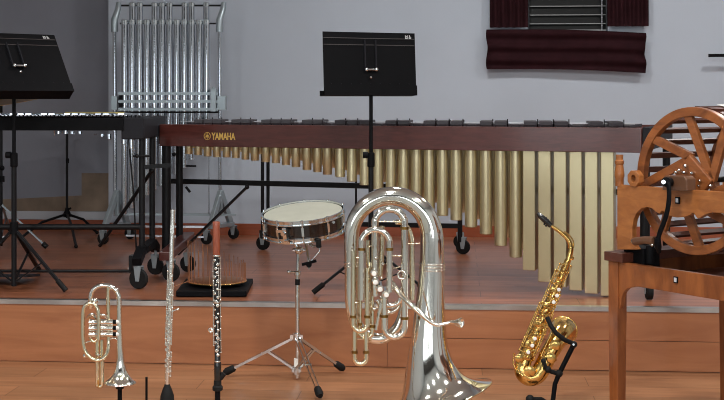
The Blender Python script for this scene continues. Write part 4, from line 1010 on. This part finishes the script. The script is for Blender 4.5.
# front apron polygon with curved brackets
def apron(b, s0, s1, off, dirn='f'):
    pts = [(s0, ztop), (s0, ztop-.20), (s0+.016, ztop-.175), (s0+.022, ztop-.140), (s0+.032, ztop-.118), (s0+.052, ztop-.100), (s0+.10, ztop-.086)]
    pts2 = [(s1-(a-s0), z) for a, z in pts][::-1]
    pp = pts+pts2
    if dirn == 'f': b.prism([wpt(s, off, z) for s, z in pp][::-1], e2*.022)
    else: b.prism([wpt(off, s, z) for s, z in pp], e1*.022)
b = B(); apron(b, lw, TW-lw, .012); b.part('apron', M['tablew'], tbl, .002)
b = B(); apron(b, lw, TW-lw, TD-.034); b.part('apron', M['tablew'], tbl, .002)
b = B(); apron(b, lw, TD-lw, .014, 's'); b.part('apron', M['tablew'], tbl, .002)
b = B(); apron(b, lw, TD-lw, TW-.036, 's'); b.part('apron', M['tablew'], tbl, .002)
for (s, o_) in ((.008, .004), (TW-lw-.002, .004), (.008, TD-lw-.004), (TW-lw-.002, TD-lw-.004)):
    b = B(); c = wpt(s+lw/2, o_+lw/2, 0)
    b.obox(c+UP*(.30+ztop/2-.15), e1*lw/2, e2*lw/2, UP*(ztop-.3-.0)/2) if False else None
    hw = lw/2; tz = .022
    vs = [c+e1*i*tz+e2*j*tz for i, j in ((-1,-1),(1,-1),(1,1),(-1,1))]+[c+e1*i*hw+e2*j*hw+UP*(ztop-.2) for i, j in ((-1,-1),(1,-1),(1,1),(-1,1))]+[c+e1*i*hw+e2*j*hw+UP*(ztop) for i, j in ((-1,-1),(1,-1),(1,1),(-1,1))]
    fs = [(3,2,1,0),(8,9,10,11)]+[(i, (i+1)%4, 4+(i+1)%4, 4+i) for i in range(4)]+[(4+i, 4+(i+1)%4, 8+(i+1)%4, 8+i) for i in range(4)]
    b.add(vs, fs); b.part('leg', M['tablew'], tbl, .003)
b = B(); b.obox(wpt(TW/2, TD/2, ztop-.075), e1*(TW/2-.04), e2*(TD/2-.04), UP*.006); b.part('tabletop', M['darkw'], tbl)
b = B(); q = wp_(674, 280, -.0); q = wpt(WP(674, 280)[1], .010, WP(674, 280)[2])
b.obox(q, e1*.010, e2*.002, UP*.012); pl_ = b.part('plate', M['black'], tbl); b = B(); b.obox(q-e2*.003, e1*.006, e2*.001, UP*.008); b.part('plate_face', M['white'], pl_)
# machine
wm = thing('wind_machine', 'crank-driven wooden wind machine with large spoked slatted drum on a table', 'wind machine', wpt(TW/2, TD/2, ztop))
# side sill (dark) around the bottom
b = B(); b.bar(wpt(0.0, .03, ztop+.013), wpt(TW, .03, ztop+.013-.0), .05, .026); sill = None
b = B(); b.bar(wpt(.045, -.006, ztop+.019), wpt(.045, TD, ztop+.019), .10, .036); b.part('base_sill', M['darkw'], wm, .002)
b = B(); b.bar(wpt(TW, .0, ztop+.016), wpt(TW, TD, ztop+.016), .055, .032); b.part('base_sill', M['darkw'], wm, .002)
b = B(); b.bar(wpt(.0, TD-.03, ztop+.012), wpt(TW, TD-.03, ztop+.012), .04, .024); b.part('base_sill', M['darkw'], wm, .002)
# front and rear carved boards
outline = [(614, 184.8), (724, 192), (742, 193)]
def board(off, name):
    top = [(613.5, 184.8), (745, 193.5)]
    hole_l = [(627.5, 257)]
    # lower edge from right to left with arches
    low = [(745, 226), (735, 222), (728, 217.5), (719, 213.8), (709, 212.8), (701, 215), (696.5, 218), (694, 219), (692, 216.5), (690.5, 214), (688.5, 213.2), (686, 215.5), (681, 217.2), (673, 217.8), (665.5, 216.4), (662, 214), (660.5, 212), (658, 211), (655.5, 214), (652.5, 212.5), (648.5, 208.8), (643.5, 207.4), (638, 208.6), (633, 213), (629.8, 220), (628.4, 229), (628.6, 240), (630.5, 246), (633, 250)]
    poly = [(613.5, 250)]+[(613.5, 184.8)]+[(745, 194.0)]+low
    P0 = []
    for (x, y) in poly:
        _, s, z = WP(x, y, 0); P0.append((s, z))
    b = B(); b.prism([wpt(s, off, z) for s, z in P0], e2*.026)
    return b.part(name, M['framew'], wm, .002)
fb = board(.02, 'front_board')
b = B(); off2 = TD-.06; 
_, s0, za = WP(613.5, 184.8, 0); _, s1, zb2 = WP(745, 194, 0)
b.bar(wpt(s0, off2, (za)-.06), wpt(s1, off2, za-.06), .026, .12); b.bar(wpt(s0+.03, off2, za-.1), wpt(s0+.03, off2, ztop+.03), .026, .06, e1); b.bar(wpt(s1-.03, off2, za-.1), wpt(s1-.03, off2, ztop+.03), .026, .06, e1)
b.part('rear_board', M['framew'], wm, .002)
# wheel drum
wof = .085
cpt, ws, wz = WP(691.5, 181, wof)
Zc = (Vector((X0, Z0))+E1*ws+E2*wof).y
R = 74/F*Zc; wof2 = wof+.42
def rimpoly(off, name):
    b = B(); n = 72; ri = R*.875; th = .03; vs = []
    for k in range(n):
        a = 2*PI*k/n; ca, sa = math.cos(a), math.sin(a)
        for (rr, dd) in ((R, 0), (R, th), (ri, th), (ri, 0)): vs.append(wpt(ws+rr*ca, off+dd, wz+rr*sa))
    fs = []
    for k in range(n):
        j = (k+1) % n
        for i in range(4): fs.append((k*4+i, k*4+(i+1) % 4, j*4+(i+1) % 4, j*4+i))
    b.add(vs, fs); b.part(name, M['wheelw'], wm, .003)
    if off > .2: return
    # spokes in V pairs springing from the corners of a square hub plate
    for k in range(4):
        c0 = math.radians(75+90*k); ah = c0-math.radians(71); hubp = (R*.31*math.cos(ah), R*.31*math.sin(ah))
        for ar in (c0+math.radians(22), c0-math.radians(22)):
            b = B(); tip = (R*.93*math.cos(ar), R*.93*math.sin(ar)); p0 = wpt(ws+hubp[0], off+th/2, wz+hubp[1]); p1 = wpt(ws+tip[0], off+th/2, wz+tip[1])
            b.bar(p0, p1, .020, .034, e2.cross(p1-p0).normalized()); b.part('spoke', M['wheelw'], wm, .002)
    b = B(); poly = []
    for k in range(4):
        a = math.radians(75+90*k-71); poly.append((R*.36*math.cos(a), R*.36*math.sin(a)))
    b.prism([wpt(ws+x, off-.006, wz+y) for x, y in poly], e2*(th*.8)); b.part('hub_plate', M['wheelw'], wm, .004)
rimpoly(wof, 'wheel_rim'); rimpoly(wof2, 'wheel_rim')
b = B(); b.cyl(wpt(ws, .0, wz), wpt(ws, TD, wz), .011, 14); b.part('axle', M['blackm'], wm)
for k in range(30):
    a = 2*PI*(k+.5)/30; d = e1*math.cos(a)+UP*math.sin(a); tn = e1*-math.sin(a)+UP*math.cos(a)
    b = B(); c = wpt(ws, (wof+.031+wof2)/2, wz)+d*(R-.003); b.obox(c, e2*((wof2-wof-.031)/2), tn*.0112, d*.006); b.part('slat', M['darkw'], wm, .001)
# canvas over the drum
b = B(); n = 30; vs = []; Rc = R+.008
for k in range(n+1):
    a = math.radians(84-78*k/n)
    for (rr, o_) in ((Rc, wof+.11), (Rc, wof2-.04), (Rc+.003, wof2-.04), (Rc+.003, wof+.11)):
        vs.append(wpt(ws+rr*math.cos(a), o_, wz+rr*math.sin(a)))
fs = [(k*4+i, k*4+(i+1) % 4, (k+1)*4+(i+1) % 4, (k+1)*4+i) for k in range(n) for i in range(4)]
b.add(vs, fs, True); b.part('canvas', M['cloth'], wm)['label'] = 'white canvas band over the drum'
# bearing block, bolts, crank
b = B(); c1_, sA, zA = WP(677, 182, .0); q = wpt(sA, .01, zA); pts = []
for (x, y) in ((664.5, 190), (664.5, 178), (667, 175.5), (686, 176), (689, 179), (689, 191)):
    _, s, z = WP(x, y, -.0); pts.append((s, z))
b.prism([wpt(s, -.012, z) for s, z in pts][::-1], e2*.05); b.part('bearing_block', M['block'], wm, .003)
b = B()
for (x, y, r_) in ((674.7, 172.5, .007), (682.8, 172.5, .007), (678, 170, .006), (684.3, 166, .008), (690.6, 173.2, .007)):
    _, s, z = WP(x, y, .06); b.ball(wpt(s, .066, z), r_, 8)
    b.cyl(wpt(s, .066, z), wpt(s, .09, z), .004, 8); b.part('bolt', M['chrome'], wm); b = B()
for (x, y, r_) in ((697.2, 181, .006), (708, 186, .007), (696, 186, .005)):
    _, s, z = WP(x, y, .06); b.ball(wpt(s, .074, z), r_, 8); b.part('bolt', M['chrome'], wm); b = B()
b = B(); pts = [(665, 182, -.05), (668.5, 186, -.055), (669, 198, -.055), (667.5, 210, -.055), (664, 222, -.055), (660, 232, -.055), (657.5, 241, -.055)]
b.sweep([wp_(x, y, o_) for x, y, o_ in cr(pts, 5)], .0115, 12, flat=.6); b.cyl(wp_(666, 182, -.06), wp_(672, 182, .02), .018, 14); cra = b.part('crank_arm', M['black'], wm)
b = B(); b.cyl(wp_(663.5, 182, -.075), wp_(665, 182, -.05), .008, 12); b.ball(wp_(633.5, 241.3, -.04), .011, 10); b.ball(wp_(652, 245, -.07), .006, 8); b.part('crank_bolt', M['chrome'], cra)
b = B(); b.sweep([wp_(635, 241.5, -.04), wp_(645, 240, -.05), wp_(655, 241, -.055)], [.016, .014, .018], 12); b.part('crank_grip', M['block'], cra)
b = B(); b.sweep([wp_(657.5, 238, -.055), wp_(658, 246, -.05), wp_(659, 252, -.03)], [.012, .014, .008], 10); b.part('crank_end', M['black'], cra)
# octagonal hand nut and turned post
b = B(); c, s, z = WP(634.5, 178.5, .02); pts = [(s+.033*math.cos(PI/8+k*PI/4), z+.034*math.sin(PI/8+k*PI/4)) for k in range(8)]; inn = [(s+.013*math.cos(PI/8+k*PI/4), z+.015*math.sin(PI/8+k*PI/4)) for k in range(8)]
vs = []
for o_ in (.012, .040):
    vs += [wpt(a_, o_, c_) for a_, c_ in pts]; vs += [wpt(a_, o_, c_) for a_, c_ in inn]
fs = []
for k in range(8):
    j = (k+1) % 8; fs += [(k, j, 8+j, 8+k), (16+k, 24+k, 24+j, 16+j), (k, 16+k, 16+j, j), (8+k, 8+j, 24+j, 24+k)]
b.add(vs, fs); b.part('octagonal_cleat', M['framew'], wm, .002)
b = B(); o_ = wp_(619.5, 186, .033); b.lathe(o_, UP, [(0, .017), (.03, .017), (.04, .020), (.055, .019), (.085, .015), (.09, .018), (.10, .018), (.105, .014), (.125, .015)], 18); b.part('turned_post', M['framew'], wm)
_, s, z = WP(674.5, 200.5, .0)
b = B(); b.obox(wpt(s, .017, z), e1*.010, e2*.003, UP*.013); pl_ = b.part('plate', M['black'], wm); b = B(); b.obox(wpt(s, .0135, z), e1*.006, e2*.001, UP*.008); b.part('plate_face', M['white'], pl_)
b = B(); b.obox(wpt(.10, .10, ztop+.02), e1*.05, e2*.045, UP*.038); b.cyl(wpt(.16, .08, ztop+.0), wpt(.16, .08, ztop+.07), .016, 12); b.cyl(wpt(.05, .06, ztop), wpt(.05, .06, ztop+.09), .008, 10); b.part('gear_housing', M['black'], wm)

# ================================================================== LIGHTS
def ceiling_light(x, y, w, power, lab, col=(1, .985, .96)):
    t = thing('ceiling_light', lab, 'ceiling light', (x, y, ZC-.05), 'square ceiling lights')
    b = B(); h = w/2
    for (x0, y0, x1, y1) in ((-h-.03, -h-.03, h+.03, -h), (-h-.03, h, h+.03, h+.03), (-h-.03, -h, -h, h), (h, -h, h+.03, h)): b.box((x+x0, y+y0, ZC-.05), (x+x1, y+y1, ZC))
    b.part('frame', M['white'], t)
    b = B(); b.box((x-h, y-h, ZC-.02), (x+h, y+h, ZC-.01)); b.part('diffuser', M['lamp'], t)
    ld = bpy.data.lights.new('ceiling_lamp', 'AREA'); ld.shape = 'SQUARE'; ld.size = w; ld.energy = power; ld.color = col
    lo = bpy.data.objects.new('ceiling_lamp', ld); COL.objects.link(lo); lo.location = (0, 0, .02); lo.parent = t
for (x, y, p, nm) in ((-2.6, 3.6, 55, 'square ceiling light in the hall left of the stage front'), (-.3, 3.6, 68, 'square ceiling light in the hall before the stage centre'), (2.0, 3.6, 70, 'square ceiling light in the hall right of the stage front'),
                      (-2.6, .8, 60, 'square ceiling light in the rear hall at left'), (-.3, .8, 65, 'square ceiling light in the rear hall at centre'), (2.0, .8, 65, 'square ceiling light in the rear hall at right'),
                      (-.1, 7.1, 40, 'square ceiling light over the stage centre'), (2.3, 7.1, 45, 'square ceiling light over the stage at right')):
    ceiling_light(x, y, .36, p, nm)
wd = bpy.data.worlds.new('World'); sc.world = wd; wd.use_nodes = True
wd.node_tree.nodes['Background'].inputs[0].default_value = (.6, .7, .9, 1); wd.node_tree.nodes['Background'].inputs[1].default_value = .05

# ================================================================== CAMERA
cd = bpy.data.cameras.new('camera'); cam = bpy.data.objects.new('camera', cd); COL.objects.link(cam)
cam.location = (0, 0, CZ); cam.rotation_euler = (PI/2, 0, YAW)
cd.sensor_width = 36; cd.lens = 36*F/724; cd.shift_y = -100/724; cd.clip_start = .05
sc.camera = cam
sc.cycles.filter_width = 1.0
sc.view_settings.view_transform = 'Standard'; sc.view_settings.look = 'None'; sc.view_settings.gamma = 1
sc.view_settings.exposure = -0.1
for o in bpy.data.objects:
    if '_o' in o: del o['_o']
